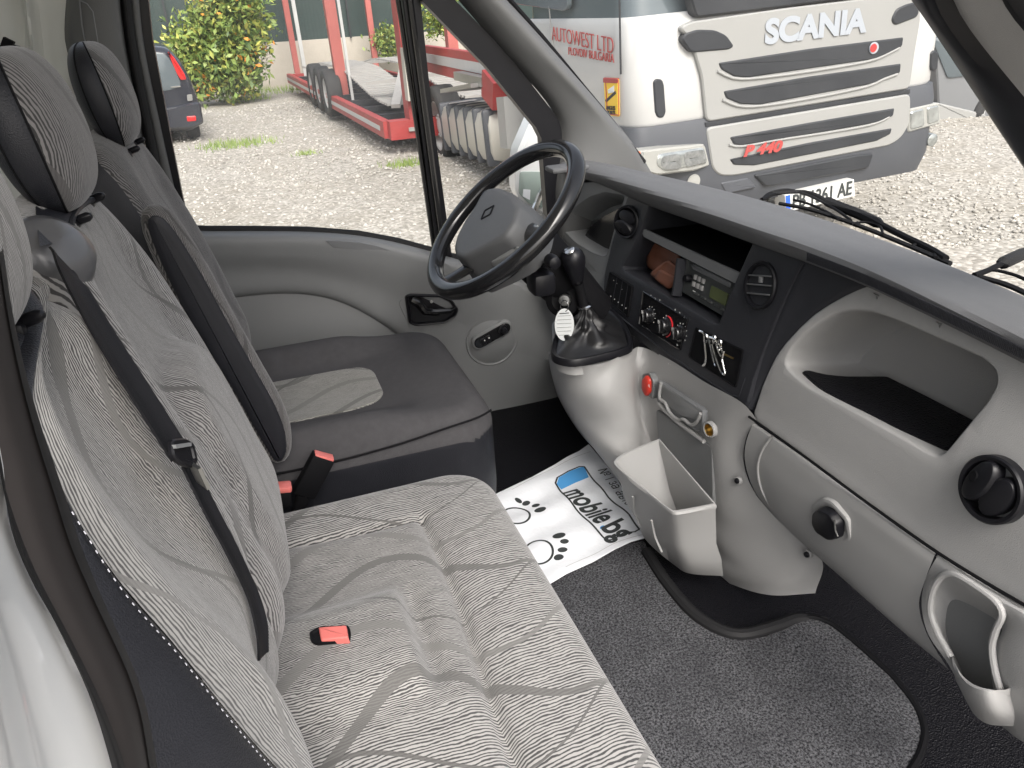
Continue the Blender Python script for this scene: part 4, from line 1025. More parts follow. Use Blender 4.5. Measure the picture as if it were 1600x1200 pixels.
# --- lower console: gear pedestal, recess panel, right column
def CR_(lst): return [V(x, y, X=X_) for x, y, X_ in lst]
rows('console', [
    CR_([(858, 548, .72), (863, 556, .58), (890, 572, .565), (940, 568, .61), (985, 548, .70), (1000, 542, .745), (1043, 560, .748), (1100, 596, .748), (1165, 634, .748), (1182, 655, .757)]),
    CR_([(860, 575, .74), (867, 590, .59), (893, 612, .57), (945, 612, .615), (985, 598, .69), (998, 596, .735), (1035, 620, .748), (1092, 665, .748), (1128, 672, .742), (1166, 684, .757)]),
    CR_([(872, 620, .76), (882, 632, .62), (910, 658, .60), (955, 664, .64), (990, 655, .69), (1004, 655, .735), (1038, 690, .752), (1092, 730, .752), (1124, 735, .742), (1162, 722, .757)]),
    CR_([(900, 670, .78), (912, 680, .65), (935, 702, .63), (970, 712, .655), (1000, 712, .70), (1015, 720, .74), (1048, 750, .756), (1096, 785, .752), (1126, 790, .742), (1176, 764, .757)]),
    CR_([(940, 715, .80), (950, 725, .69), (965, 748, .67), (990, 765, .68), (1014, 775, .71), (1028, 785, .745), (1060, 812, .758), (1100, 838, .752), (1128, 845, .742), (1215, 812, .765)]),
    CR_([(975, 750, .82), (985, 765, .73), (995, 790, .71), (1012, 815, .71), (1030, 830, .73), (1045, 842, .755), (1070, 862, .762), (1104, 880, .755), (1132, 893, .744), (1205, 905, .755), (1283, 872, .79)]),
    CR_([(985, 770, .86), (995, 785, .76), (1005, 810, .74), (1022, 838, .74), (1040, 850, .755), (1055, 862, .77), (1078, 880, .775), (1108, 898, .766), (1140, 912, .755), (1205, 930, .760), (1274, 927, .800)])],
    90, 80, MAT['plastic_light'], dash)
PT_ = Plane((.66, 1.4, 1.262), (1, 0, 0), (0, 1, 0))
puff('pedestal_top', Plane((.66, 1.4, 1.258), (1, 0, 0), (0, 1, 0)), rnd(PT_.pts([(864, 548), (874, 558), (894, 564), (940, 558), (984, 542), (985, 520), (955, 480), (900, 470), (862, 500)]), .02), [(0, -.03), (0, -.003), (.003, 0)], MAT['plastic_light'], dash)
PK = Plane((.738, 1.2, 1.2), (0, -1, 0), (.02, 0, 1))
# hazard switch
hz = puff('hazard_switch', PK, rnd(PK.pts([(1006, 584), (1018, 582), (1024, 596), (1022, 624), (1006, 612)]), .006), [(0, -.01), (0, .003), (.0015, .0045), (.003, .003)], MAT['plastic_mid'], dash)
b = MB(); puff('', PK, rnd(PK.pts([(1008, 592), (1014, 585), (1020, 592), (1020, 612), (1014, 619), (1008, 608)]), .006), [(0, 0), (0, .0065), (.0015, .009), (.004, .0105)], None, mb=b); b.build('hazard_button', MAT['red_button'], hz)
b = MB(); c0 = PK.px(1014, 603, .0112); tr = [c0 + (PK.u * math.cos(R(a)) + PK.v * math.sin(R(a))) * .004 for a in (90, 210, 330, 450)]
for i in range(3): b.bar(tr[i], tr[i + 1], .0008, .0006, up=tuple(PK.n))
b.build('hazard_triangle', MAT['mark_white'], hz)
# ashtray flap and recess
at2 = puff('ashtray', PK, rnd(PK.pts([(1028, 594), (1100, 642), (1098, 676), (1064, 664), (1052, 656), (1034, 632), (1028, 628)]), .005), [(0, -.01), (0, .001), (.002, .0025), (.004, -.0005)], MAT['plastic_recess'], dash)
b = MB(); b.tube(spline([PK.px(x, y, .004) for x, y in [(1033, 598), (1031, 622), (1040, 630), (1046, 644), (1060, 656), (1068, 655), (1080, 664), (1088, 660), (1095, 646)]], 30), .0036, 8)
b.tube([PK.px(x, y, .003) for x, y in [(1030, 630), (1040, 642), (1060, 660), (1092, 684), (1100, 690)]], .0045, 8); b.build('flap_edge', MAT['plastic_smooth'], at2)
b = MB(); puff('', PK, rnd(PK.pts([(1034, 600), (1096, 642), (1090, 656), (1068, 650), (1046, 634), (1036, 622)]), .004), [(0, 0), (0, .002), (.002, .003)], None, mb=b); b.build('tray_back', MAT['plastic_mid'], at2)
# lighter socket
b = MB(); C0 = PK.px(1110, 671, .002); n2_ = (PK.n + PK.u * .15).normalized()
b.lathe(C0, n2_, [(.016, -.004), (.016, .003), (.014, .005), (.0125, .004)], 28); ls = b.build('lighter_socket', MAT['plastic_smooth'], dash)
b = MB(); b.lathe(C0, n2_, [(.0125, .004), (.011, .0045), (.0105, .002), (.010, -.004), (.0003, -.004)], 28); b.build('socket_ring', MAT['brass'], ls)
# dark recessed back behind the bin
puff('recess_panel', Plane((.742, 1.2, 1.1), (0, -1, 0), (.05, 0, 1)), rnd(Plane((.742, 1.2, 1.1), (0, -1, 0), (.05, 0, 1)).pts([(1026, 640), (1060, 664), (1114, 698), (1116, 790), (1060, 790), (1030, 700)]), .006), [(0, -.01), (0, 0), (.002, .002)], MAT['plastic_mid'], dash)
# open storage bin
top = [V(1030, 687, Z=1.105), V(990, 703, Z=1.105), V(966, 716, Z=1.104), V(960, 724, Z=1.103), V(966, 732, Z=1.102), V(1005, 764, Z=1.10), V(1046, 797, Z=1.10), V(1054, 801, Z=1.10), V(1064, 800, Z=1.10), V(1118, 789, Z=1.10)]
bot = [V(1075, 838, Z=.93), V(1040, 832, Z=.93), V(1015, 830, Z=.93), V(1004, 833, Z=.928), V(1008, 842, Z=.925), V(1030, 864, Z=.92), V(1058, 886, Z=.915), V(1068, 893, Z=.915), V(1082, 897, Z=.915), V(1130, 900, Z=.915)]
mid = [a * .5 + b_ * .5 + Vector((-.008, -.002, 0)) for a, b_ in zip(top, bot)]
def shrink(L_, d, dz=0): c = sum(L_, Vector()) / len(L_); return [p + (c - p).normalized() * d + Vector((0, 0, dz)) for p in L_]
T1 = spline(top, 60); M1 = spline(mid, 60); B1 = spline(bot, 60)
ti = shrink(T1, .006); mi_ = shrink(M1, .007); bi = shrink(B1, .008, .01)
cb = sum(B1, Vector()) / 60
vs = []; fs = []
loops_ = [[cb + Vector((0, 0, -.004))] * 60, shrink(B1, .02, -.004), shrink(B1, .004, -.002), B1, [a * .25 + b_ * .75 for a, b_ in zip(T1, B1)], M1, [a * .9 + b_ * .1 for a, b_ in zip(T1, M1)], [p + Vector((0, 0, -.003)) for p in shrink(T1, -.003)], [p + Vector((0, 0, .002)) for p in shrink(T1, -.001)], [p + Vector((0, 0, .002)) for p in shrink(T1, .004)], shrink(T1, .0065, -.004), mi_, bi, [cb + Vector((0, 0, .012))] * 60]
for L_ in loops_: vs += L_
for i in range(len(loops_) - 1):
    for j in range(60): fs.append((i * 60 + j, (i + 1) * 60 + j, (i + 1) * 60 + (j + 1) % 60, i * 60 + (j + 1) % 60))
bin_ = new('storage_bin', vs, fs, MAT['plastic_smooth'], dash, smooth=50)
b = MB(); b.tube(spline([V(989, 776, X=.585), V(992, 800, X=.60), V(1000, 822, X=.612)], 8), .0022, 6); b.build('bin_rib', MAT['plastic_smooth'], bin_); b = MB(); b.tube(spline([V(1018, 813, X=.588), V(1024, 840, X=.60), V(1034, 862, X=.61)], 8), .0022, 6); b.build('bin_rib', MAT['plastic_smooth'], bin_)
# screws on the right column
for x, y in ((1153, 751), (1262, 866)):
    c0 = V(x, y, X=.745 if x < 1200 else .77); b = MB(); b.lathe(c0, (-1, -.25, .2), [(.0075, -.004), (.0078, .002), (.006, .003), (.0055, .0005), (.0003, .0005)], 20)
    s_ = b.build('screw_cap', MAT['plastic_smooth'], dash)
    b = MB(); b.lathe(c0, (-1, -.25, .2), [(.0055, .0008), (.005, .004), (.003, .0055), (.0003, .0058)], 16); b.build('screw_head', MAT['black_plastic'], s_)

# --- passenger side dash with oval tray
PQ = Plane((.762, .8, 1.27), (0, -1, 0), (math.sin(R(12)), 0, math.cos(R(12))))
po = PQ.pts([(1176, 645), (1192, 606), (1203, 585), (1217, 560), (1232, 540), (1256, 514), (1276, 495), (1301, 477), (1326, 462), (1352, 447), (1480, 508), (1600, 568), (1760, 655), (1800, 800), (1780, 1030), (1640, 968), (1600, 944), (1466, 860), (1350, 780), (1250, 706), (1179, 655)])
ph = PQ.pts([(1229, 573), (1229, 562), (1239, 542), (1258, 521), (1281, 502), (1305, 487), (1330, 481), (1362, 483), (1400, 496), (1467, 525), (1540, 556), (1563, 575), (1568, 600), (1553, 630), (1486, 710), (1474, 717), (1458, 712), (1352, 653), (1267, 608), (1240, 587)])
ph = [tuple(q)[:2] for q in spline([(a, b_, 0) for a, b_ in rnd(ph, .006, 2)], 110, closed=True)]
sheet('passenger_fascia', PQ, rnd(po, .004), [ph], MAT['plastic_light'], dash, off=lambda a, b_: .012 * sstep(.05, .45, a) + .010 * math.sin(max(0, min(1, b_ / .28)) * math.pi) - .004, grid=.018, edge=(.005, .03),
      hole_steps=[[(.0012, .0006), (.003, .003), (.0045, .008), (.005, .04), (.006, .09), (.010, .125), (.020, .140), 'cap']])
# black mat in the tray
ZT = 1.357
def trayp(lst): return [V(x, y, Z=ZT) for x, y in lst]
tm = MB(); T_ = [(1252, 582), (1262, 580), (1290, 587), (1320, 590), (1355, 590), (1386, 590), (1398, 596), (1450, 622), (1527, 662), (1510, 682), (1484, 714), (1472, 716), (1458, 708), (1400, 674), (1340, 640), (1290, 612)]
PTm = Plane((.8, .8, ZT), (1, 0, 0), (0, 1, 0))
puff('tray_mat', PTm, rnd(PTm.pts(T_), .006), [(0, -.012), (0, .001), (.002, .003), (.006, .003)], MAT['floor_rubber'], dash)
# passenger vent
PQV = Plane(PQ.px(1548, 765, .024), PQ.u, PQ.v)
vent(PQV, (1548, 765), .0405, R(-18), dash, closed=True)
for x, y in ((1369, 461), (1467, 506)):
    b = MB(); b.tube([PQ.px(x - 4, y - 3, .008), PQ.px(x, y, .008), PQ.px(x + 4, y + 1, .008)], .0012, 5); b.tube([PQ.px(x, y, .008), PQ.px(x + 1, y + 6, .008)], .001, 5); b.build('wire_stub', MAT['steel'], dash)
# --- glovebox lid
def GR(lst): return [V(x, y, X=X_) for x, y, X_ in lst]
gl_ = rows('glovebox', [
    GR([(1178, 664, .80), (1300, 752, .80), (1400, 824, .80), (1461, 868, .80)]),
    GR([(1176, 663, .757), (1300, 751, .752), (1400, 823, .750), (1461, 866, .750)]),
    GR([(1166, 690, .748), (1290, 790, .745), (1385, 862, .744), (1446, 905, .744)]),
    GR([(1164, 720, .748), (1275, 820, .745), (1380, 910, .744), (1436, 945, .744)]),
    GR([(1178, 765, .757), (1275, 855, .752), (1395, 965, .75), (1448, 990, .75)]),
    GR([(1212, 812, .775), (1290, 880, .77), (1415, 990, .765), (1478, 1040, .765)]),
    GR([(1225, 822, .82), (1295, 882, .81), (1420, 994, .80), (1484, 1047, .80)])], 70, 40, MAT['plastic_smooth'], dash)
b = MB(); b.tube(spline([V(x, y, X=X_) for x, y, X_ in [(1208, 680, .751), (1192, 702, .745), (1184, 730, .745), (1190, 765, .75), (1210, 800, .764), (1232, 830, .775)]], 30), .0022, 6); b.build('lid_edge', MAT['plastic_smooth'], gl_)
b = MB(); b.tube(spline([V(x, y, X=.749) for x, y in [(1170, 651), (1250, 708), (1350, 782), (1466, 864), (1540, 910), (1605, 948)]], 40), .0022, 6); b.build('seam_gap', MAT['black_matte'], dash)
PG = Plane((.745, .7, 1.17), (0, -1, 0), (-.12, 0, 1))
lr = rnd(PG.pts([(1268, 790), (1285, 778), (1300, 784), (1325, 812), (1330, 845), (1312, 852), (1280, 828), (1268, 808)]), .008)
lt = puff('latch_recess', PG, lr, [(0, -.01), (0, .0), (.003, .0012), (.007, .001), (.010, -.001)], MAT['plastic_smooth'], gl_)
puff('glovebox_latch', PG, rnd(PG.pts([(1280, 797), (1290, 790), (1308, 798), (1319, 815), (1318, 838), (1306, 841), (1286, 828), (1279, 814)]), .006), [(0, -.005), (0, .010), (.002, .0145), (.006, .0165)], MAT['black_plastic'], gl_)
b = MB(); b.tube([PG.px(1304, 812, .016), PG.px(1305, 828, .016), PG.px(1309, 838, .015)], .0014, 5); b.build('latch_line', MAT['steel'], lt)
# --- door-side pocket unit
pkt = rows('side_pocket', [
    GR([(1462, 870, .80), (1540, 922, .80), (1640, 985, .80), (1760, 1050, .80)]),
    GR([(1465, 868, .750), (1540, 916, .750), (1640, 975, .750), (1760, 1040, .75)]),
    GR([(1446, 905, .748), (1475, 897, .745), (1540, 930, .742), (1600, 960, .742), (1760, 1060, .742)]),
    GR([(1440, 945, .748), (1454, 945, .75), (1500, 960, .79), (1560, 985, .79), (1575, 990, .745), (1760, 1090, .742)]),
    GR([(1450, 990, .75), (1466, 992, .755), (1505, 1010, .81), (1545, 1020, .81), (1560, 1030, .745), (1760, 1120, .742)]),
    GR([(1480, 1035, .757), (1492, 1038, .76), (1515, 1052, .81), (1545, 1060, .81), (1562, 1075, .75), (1760, 1160, .742)]),
    GR([(1497, 1065, .765), (1510, 1080, .77), (1525, 1100, .80), (1550, 1110, .80), (1578, 1120, .76), (1760, 1200, .75)]),
    GR([(1500, 1070, .80), (1530, 1105, .81), (1560, 1130, .81), (1600, 1160, .79), (1760, 1230, .79)])], 60, 60, MAT['plastic_light'], dash)
P_k = Plane((.742, .5, 1.2), (0, -1, 0), (0, 0, 1))
b = MB(); b.tube(spline([P_k.px(x, y, .002) for x, y in [(1486, 1026), (1466, 990), (1454, 955), (1460, 918), (1474, 899), (1490, 897), (1520, 913), (1558, 942), (1566, 958), (1556, 985), (1550, 1010), (1554, 1045), (1562, 1076)]], 60), .0042, 8); b.build('pocket_rim', MAT['plastic_light'], pkt)
puff('pocket_back', Plane((.775, .5, 1.15), (0, -1, 0), (0, 0, 1)), rnd(Plane((.775, .5, 1.15), (0, -1, 0), (0, 0, 1)).pts([(1470, 905), (1500, 905), (1566, 950), (1556, 1000), (1560, 1085), (1500, 1060), (1462, 960)]), .01), [(0, -.02), (0, 0), (.001, .001)], MAT['plastic_mid'], pkt)
# cup-shaped bucket of the pocket
lipp = [V(x, y, X=X_) for x, y, X_ in [(1485, 1024, .752), (1490, 1042, .730), (1502, 1060, .712), (1522, 1074, .702), (1545, 1080, .705), (1566, 1080, .725), (1580, 1075, .75)]]
bmid = [V(x, y, X=X_) for x, y, X_ in [(1490, 1050, .76), (1497, 1068, .742), (1510, 1090, .725), (1530, 1106, .718), (1552, 1112, .720), (1575, 1112, .738), (1590, 1108, .76)]]
bbot = [V(x, y, X=X_) for x, y, X_ in [(1500, 1075, .79), (1508, 1092, .78), (1522, 1116, .77), (1540, 1130, .765), (1562, 1134, .765), (1585, 1134, .77), (1598, 1130, .79)]]
bk_ = rows('pocket_bucket', [[p + Vector((.012, 0, -.03)) for p in lipp], [p + Vector((.006, 0, -.002)) for p in lipp], [p + Vector((.002, 0, .002)) for p in lipp], lipp, bmid, bbot], 40, 30, MAT['plastic_light'], pkt)

# ================================================================== STEERING WHEEL, STALKS, GEAR LEVER
SC = Vector((.4795, 1.475, 1.532)); tau, yw = .699, -.053
SA = Vector((-math.sin(tau) * math.cos(yw), math.sin(tau) * math.sin(yw), math.cos(tau))).normalized()
sw_ = thing('steering_wheel', 'black glossy worn steering wheel with three spokes and dark grey hub', 'steering wheel', tuple(SC))
SU = Vector((0, -1, 0)); SU = (SU - SA * SU.dot(SA)).normalized(); SV = SA.cross(SU)
PSW = Plane(SC, SU, SV)
b = MB(); nn_ = 96; vs = []
for i in range(nn_):
    a = 2 * math.pi * i / nn_
    for k in range(16):
        q = 2 * math.pi * k / 16; rr = .186 + .0185 * math.cos(q); hh = .0168 * math.sin(q)
        vs.append(PSW.w(rr * math.cos(a), rr * math.sin(a), hh))
fs = [(i * 16 + k, ((i + 1) % nn_) * 16 + k, ((i + 1) % nn_) * 16 + (k + 1) % 16, i * 16 + (k + 1) % 16) for i in range(nn_) for k in range(16)]
b.add(vs, fs); b.build('rim', MAT['gloss_black'], sw_, smooth=None)
# hub pad: broad rounded shield, lower than the rim
hub = [PSW.uv(x, y, .012) for x, y in [(741, 322), (749, 306), (760, 294), (776, 291), (800, 300), (812, 322), (806, 345), (790, 368), (760, 386), (724, 404), (711, 400), (708, 386), (713, 368), (726, 343)]]
hubp = [tuple(q)[:2] for q in spline([(a, b_, 0) for a, b_ in rnd(hub, .008, 3)], 70, closed=True)]
hb_ = puff('hub_pad', PSW, hubp, [(-.012, -.085), (-.010, -.05), (-.004, -.015), (-.001, .002), (.001, .008), (.004, .011), (.009, .0132), (.013, .0140)], MAT['hub_grey'], sw_, smooth=60)
puff('spoke_cover', PSW, rnd(PSW.pts([(762, 402), (770, 390), (786, 379), (806, 377), (812, 388), (790, 402), (766, 412)], -.02), .008), [(0, -.05), (0, -.025), (.003, -.020), (.008, -.018)], MAT['plastic_mid'], sw_)
for a, w0, w1 in ((R(8), .05, .030), (R(172), .05, .030), (R(270), .075, .040)):
    d_ = SU * math.cos(a) + SV * math.sin(a); t_ = SU * -math.sin(a) + SV * math.cos(a); L_ = []
    for (r_, w_, h_, th_) in ((.055, w0, -.028, .012), (.10, w0 * .8, -.026, .011), (.14, w1, -.016, .009), (.178, w1 * 1.15, -.002, .008)):
        L_.append([SC + d_ * r_ + t_ * w_ * s_ * .5 + SA * (h_ + th_ * (1 - abs(s_) ** 2.5)) for s_ in (-1, -.8, -.4, 0, .4, .8, 1)] + [SC + d_ * r_ + t_ * w_ * s_ * .5 + SA * (h_ - th_ * (1 - abs(s_) ** 2.5)) for s_ in (.6, 0, -.6, -1)])
    rows('spoke', L_, 30, 14, MAT['gloss_black'], sw_)
# diamond emblem pressed into the pad
def loz(c, rx, ry, w_, mb, off):
    P = [(c[0], c[1] + ry), (c[0] + rx, c[1]), (c[0], c[1] - ry), (c[0] - rx, c[1])]; n_ = 4
    for i in range(4): mb.bar(PSW.w(*P[i], off), PSW.w(*P[(i + 1) % 4], off), w_, .0016, up=tuple(SA))
b = MB(); loz(PSW.uv(762, 332, .014), .0165, .0185, .0042, b, .0145); b.build('emblem', MAT['black_matte'], hb_)
# column, shroud, stalks
colm = thing('steering_column', 'black steering column shroud with stalks and ignition below the wheel', 'steering column', tuple(SC - SA * .25))
b = MB(); b.tube([SC - SA * .065, SC - SA * .10, SC - SA * .20, SC - SA * .32], [.055, .062, .058, .05], 20); b.build('shroud', MAT['black_matte'], colm)
b = MB(); b.tube([SC - SA * .10 + SU * .03, SC - SA * .095 + SU * .09, SC - SA * .075 + SU * .135], [.010, .009, .011], 12); b.lathe(SC - SA * .075 + SU * .130, SU, [(.0005, -.002), (.013, 0), (.014, .012), (.012, .026), (.004, .030), (.0003, .030)], 20); b.build('wiper_stalk', MAT['black_plastic'], colm)
b = MB(); b.tube([SC - SA * .10 - SU * .03, SC - SA * .095 - SU * .09, SC - SA * .075 - SU * .15], [.010, .009, .011], 12); b.build('light_stalk', MAT['black_plastic'], colm)
b = MB(); b.box(SC - SA * .12 + SU * .085 - SV * .04, .05, .06, .05, bev=.014); b.build('radio_remote', MAT['black_plastic'], colm)
b = MB(); igc = V(878, 470, Y=1.43); b.lathe(igc, (-.55, -.8, .2), [(.038, -.05), (.040, -.02), (.036, -.004), (.022, .002), (.018, .0), (.0003, .0)], 32); b.build('ignition_housing', MAT['black_matte'], colm)
ky = thing('ignition_key', 'key in the ignition with a white oval paper tag hanging from its ring', 'key', tuple(V(880, 500, Y=1.41)))
b = MB(); b.lathe(V(884, 468, Y=1.415), (-.55, -.8, .2), [(.0005, 0), (.012, .001), (.013, .010), (.011, .016), (.0003, .017)], 20); b.build('key_head', MAT['steel'], ky)
PKy = Plane(V(881, 506, Y=1.385), (.8, -.6, 0), (0, 0, 1))
if PKy.n.y > 0: PKy = Plane(PKy.o, PKy.u * -1, PKy.v)
b = MB(); b.tube([PKy.px(882 + 6 * math.cos(a), 478 + 9 * math.sin(a), .004 * math.cos(a)) for a in [2 * math.pi * i / 20 for i in range(20)]], .0009, 6, closed=True); b.build('key_ring', MAT['chrome'], ky)
ov = [PKy.uv(881 + 15 * math.cos(a) + 1, 507 + 25 * math.sin(a)) for a in [2 * math.pi * i / 36 for i in range(36)]]
tg = puff('key_tag', PKy, ov, [(0, 0), (0, .0015)], MAT['tag_white'], ky)
b = MB()
for i in range(6):
    y = 494 + i * 6.0; hw = 11 * math.sqrt(max(.1, 1 - ((y - 507) / 25) ** 2)); b.bar(PKy.px(881 - hw, y, .0018), PKy.px(882 + hw, y - 1, .0018), .0005, .0004, up=tuple(PKy.n))
b.bar(PKy.px(874, 490, .0018), PKy.px(889, 489, .0018), .0018, .0004, up=tuple(PKy.n))
b.build('tag_lines', MAT['paper_ink'], tg)
gear = thing('gear_lever', 'tall black gear lever with shiny knob and wrinkled leather gaiter', 'gear lever', tuple(V(920, 540, Z=1.262)))
# gaiter
gb = PT_.pts([(864, 556), (872, 564), (895, 568), (930, 562), (975, 550), (985, 544), (984, 530), (968, 500), (945, 484), (905, 478), (880, 505)])
gbs = [tuple(q)[:2] for q in spline([(a, b_, 0) for a, b_ in gb], 72, closed=True)]
gbs = gbs if area2(gbs) > 0 else gbs[::-1]
gt = V(914, 478, Y=1.40); rings_ = []
gc = Vector((sum(q[0] for q in gbs) / 72, sum(q[1] for q in gbs) / 72))
LV = []
for t in np.linspace(0, 1, 22):
    L_ = []
    for j, q in enumerate(gbs):
        base = PT_.w(q[0], q[1], .002); a = 2 * math.pi * j / 72
        topp = gt + Vector((.013 * math.cos(math.atan2(q[1] - gc[1], q[0] - gc[0])), .013 * math.sin(math.atan2(q[1] - gc[1], q[0] - gc[0])), 0))
        f = t ** .62 if t > .0 else 0
        p = base.lerp(topp, 0); h_ = (gt.z - PT_.o.z)
        k = 1 - (1 - t) ** 1.9
        p = Vector((base.x + (topp.x - base.x) * k, base.y + (topp.y - base.y) * k, base.z + h_ * t ** 1.25))
        wr = .010 * math.sin(5 * a + 5.5 * t) * math.sin(math.pi * min(1, t * 1.25)) + .0065 * math.sin(9 * a - 9 * t + 1) * math.sin(math.pi * t) + .003 * math.sin(t * 20 + 2 * a) * math.sin(math.pi * t)
        dr_ = Vector((base.x - gt.x, base.y - gt.y, 0)); dr_.normalize(); p += dr_ * wr
        L_.append(p)
    LV.append(L_)
vs = [p for L_ in LV for p in L_]; fs = [(i * 72 + j, i * 72 + (j + 1) % 72, (i + 1) * 72 + (j + 1) % 72, (i + 1) * 72 + j) for i in range(21) for j in range(72)]
go = new('gaiter', vs, fs, mat('gaiter_leather', (.012, .012, .013), .34, noise=(40, .2), bump=('grain', 700, .3)), gear, smooth=None)
b = MB(); puff('', PT_, inset(gbs, -.004), [(0, -.006), (0, .004), (.003, .009), (.010, .008), (.014, .002)], None, mb=b); b.build('gaiter_frame', MAT['black_plastic'], gear)
b = MB(); lv = [V(914, 480, Y=1.40), V(909, 466, Y=1.40), V(906, 452, Y=1.40)]
b.tube([lv[0] - Vector((0, 0, .01)), lv[1], lv[2], V(902, 440, Y=1.40)], [.012, .011, .0105, .012], 16); b.build('lever_shaft', MAT['black_matte'], gear)
b = MB(); b.lathe(lv[0], (-.12, 0, 1), [(.012, -.004), (.016, 0), (.016, .004), (.012, .006)], 24); b.build('lever_ring', MAT['chrome'], gear)
kb = V(897, 415, Y=1.40); up_ = (V(892, 385, Y=1.40) - V(905, 455, Y=1.40)).normalized()
b = MB(); b.lathe(kb, up_, [(.0005, -.042), (.012, -.040), (.015, -.030), (.020, -.014), (.0245, .004), (.0255, .016), (.022, .028), (.014, .0365), (.006, .039), (.0004, .0395)], 32); kn = b.build('knob', MAT['black_plastic'], gear, smooth=None)
b = MB(); b.lathe(kb + up_ * .033 + Vector((-.006, -.004, 0)), up_ + Vector((-.35, -.2, 0)), [(.0115, 0), (.012, .003), (.0105, .0045), (.0003, .0055)], 24); b.build('knob_cap', MAT['chrome'], kn)

# ================================================================== FLOOR THINGS
mm = [(880, 880), (940, 860), (1012, 845), (1030, 900), (1065, 950), (1110, 985), (1150, 1000), (1190, 997), (1230, 975), (1265, 966), (1300, 978), (1345, 1015), (1400, 1065), (1436, 1110), (1450, 1150), (1440, 1190), (1400, 1250), (1000, 1400), (700, 1330), (800, 1000)]
PFm = Plane((.6, 1, FLZ + .004), (1, 0, 0), (0, 1, 0))
mt_ = [tuple(q)[:2] for q in spline([(a, b_, 0) for a, b_ in rnd(PFm.pts(mm), .02, 3)], 200, closed=True)]
cm = puff('carpet_mat', PFm, mt_, [(0, -.002), (0, .006), (.003, .009), (.010, .010)], MAT['carpet'], None)
tag(cm, 'dark grey carpet mat with bound black edge on the cab floor', 'floor mat')
mt2 = mt_ if area2(mt_) > 0 else mt_[::-1]
LOC[cm.name] = cm.location.copy()
b = MB(); b.tube([PFm.w(q[0], q[1], .008) for q in inset(mt2, .004)], .0062, 8, closed=True); b.build('bound_edge', MAT['black_matte'], cm)
# black board added behind the lower door card against light leaks; rubber floor lip
b = MB(); b.box((.82, 1.945, .98), .62, .02, .75); b.build('light_leak_board', MAT['black_matte'], body)
b = MB(); b.tube(spline([V(1010, 862, Z=.885), V(1045, 915, Z=.885), V(1095, 968, Z=.885), V(1150, 992, Z=.885), V(1215, 978, Z=.885), V(1245, 968, Z=.880), V(1290, 974, Z=.866)], 30), .012, 10); b.build('floor_lip', MAT['rubber'], body)
# printed paper mat
pm_ = thing('paper_mat', 'white printed paper floor mat with dealer plate logo and paw prints', 'paper mat', tuple(V(900, 800, Z=FLZ + .02)))
ZP = FLZ + .026
O1, O2, O3, O4 = V(797, 761, Z=ZP), V(920, 694, Z=ZP), V(1011, 843, Z=ZP), V(884, 898, Z=ZP)
PP_ = Plane((O1.x, O1.y, ZP), (1, 0, 0), (0, 1, 0))
def pw(x, y, off=0): return PP_.px(x, y, off)
pq = PP_.pts([(640, 840), (797, 761), (830, 745), (870, 722), (885, 714), (905, 705), (920, 694), (960, 740), (1012, 842), (985, 848), (960, 858), (925, 880), (884, 899), (730, 990)])
def poff(a, b_): return .0026 * math.sin(a * 34 + 1) * math.sin(b_ * 17) + .0025 * math.sin(a * 11 - b_ * 60)
sheet('paper_sheet', PP_, rnd(pq, .004), [], MAT['paper'], pm_, off=poff, grid=.012, edge=(.0004, .0008))
def outline(lst, w_, mt, nm, closed=True, sp=True):
    P = [PP_.uv(x, y) for x, y in lst]
    if sp: P = [tuple(q)[:2] for q in spline([(a, b_, 0) for a, b_ in P], 60, closed=closed)]
    else: P = [(P[i][0] + (P[(i + 1) % len(P)][0] - P[i][0]) * k / 12, P[i][1] + (P[(i + 1) % len(P)][1] - P[i][1]) * k / 12) for i in range(len(P)) for k in range(12)]
    n = len(P); vs = []; fs = []
    for i in range(n):
        a = Vector(P[i - 1] if closed or i else P[0]); c = Vector(P[(i + 1) % n] if closed or i < n - 1 else P[-1]); t = (c - a).normalized(); nr = Vector((-t.y, t.x)) * w_ / 2
        for s_ in (1, -1): q = Vector(P[i]) + nr * s_; vs.append(PP_.w(q.x, q.y, poff(q.x, q.y) + .0009))
    for i in range(n if closed else n - 1): j = (i + 1) % n; fs.append((2 * i, 2 * i + 1, 2 * j + 1, 2 * j))
    return new(nm, vs, fs, mt, pm_, smooth=None)
def fillp(lst, mt, nm, sp=0, off=.0005):
    P = [PP_.uv(x, y) for x, y in lst]
    if sp: P = [tuple(q)[:2] for q in spline([(a, b_, 0) for a, b_ in P], sp, closed=True)]
    c = (sum(p[0] for p in P) / len(P), sum(p[1] for p in P) / len(P))
    vs = [PP_.w(*c, poff(*c) + off)] + [PP_.w(*p, poff(*p) + off) for p in P]
    return vs, [(0, i + 1, (i + 1) % len(P) + 1) for i in range(len(P))]
b = MB(); b.add(*fillp([(870, 757), (873, 748), (890, 738), (906, 732), (913, 731), (920, 744), (900, 753), (877, 765)], None, '')); b.build('plate_band', MAT['paper_blue'], pm_)
outline([(868, 756), (871, 748), (888, 738), (905, 731), (913, 731), (919, 738), (950, 775), (983, 806), (999, 828), (992, 832), (975, 832), (958, 841), (948, 842), (941, 836), (900, 796), (876, 768)], .0042, MAT['paper_ink'], 'plate_outline', sp=False)
def paw(c, s_, nm):
    b = MB(); cx, cy = c
    return b
b = MB()
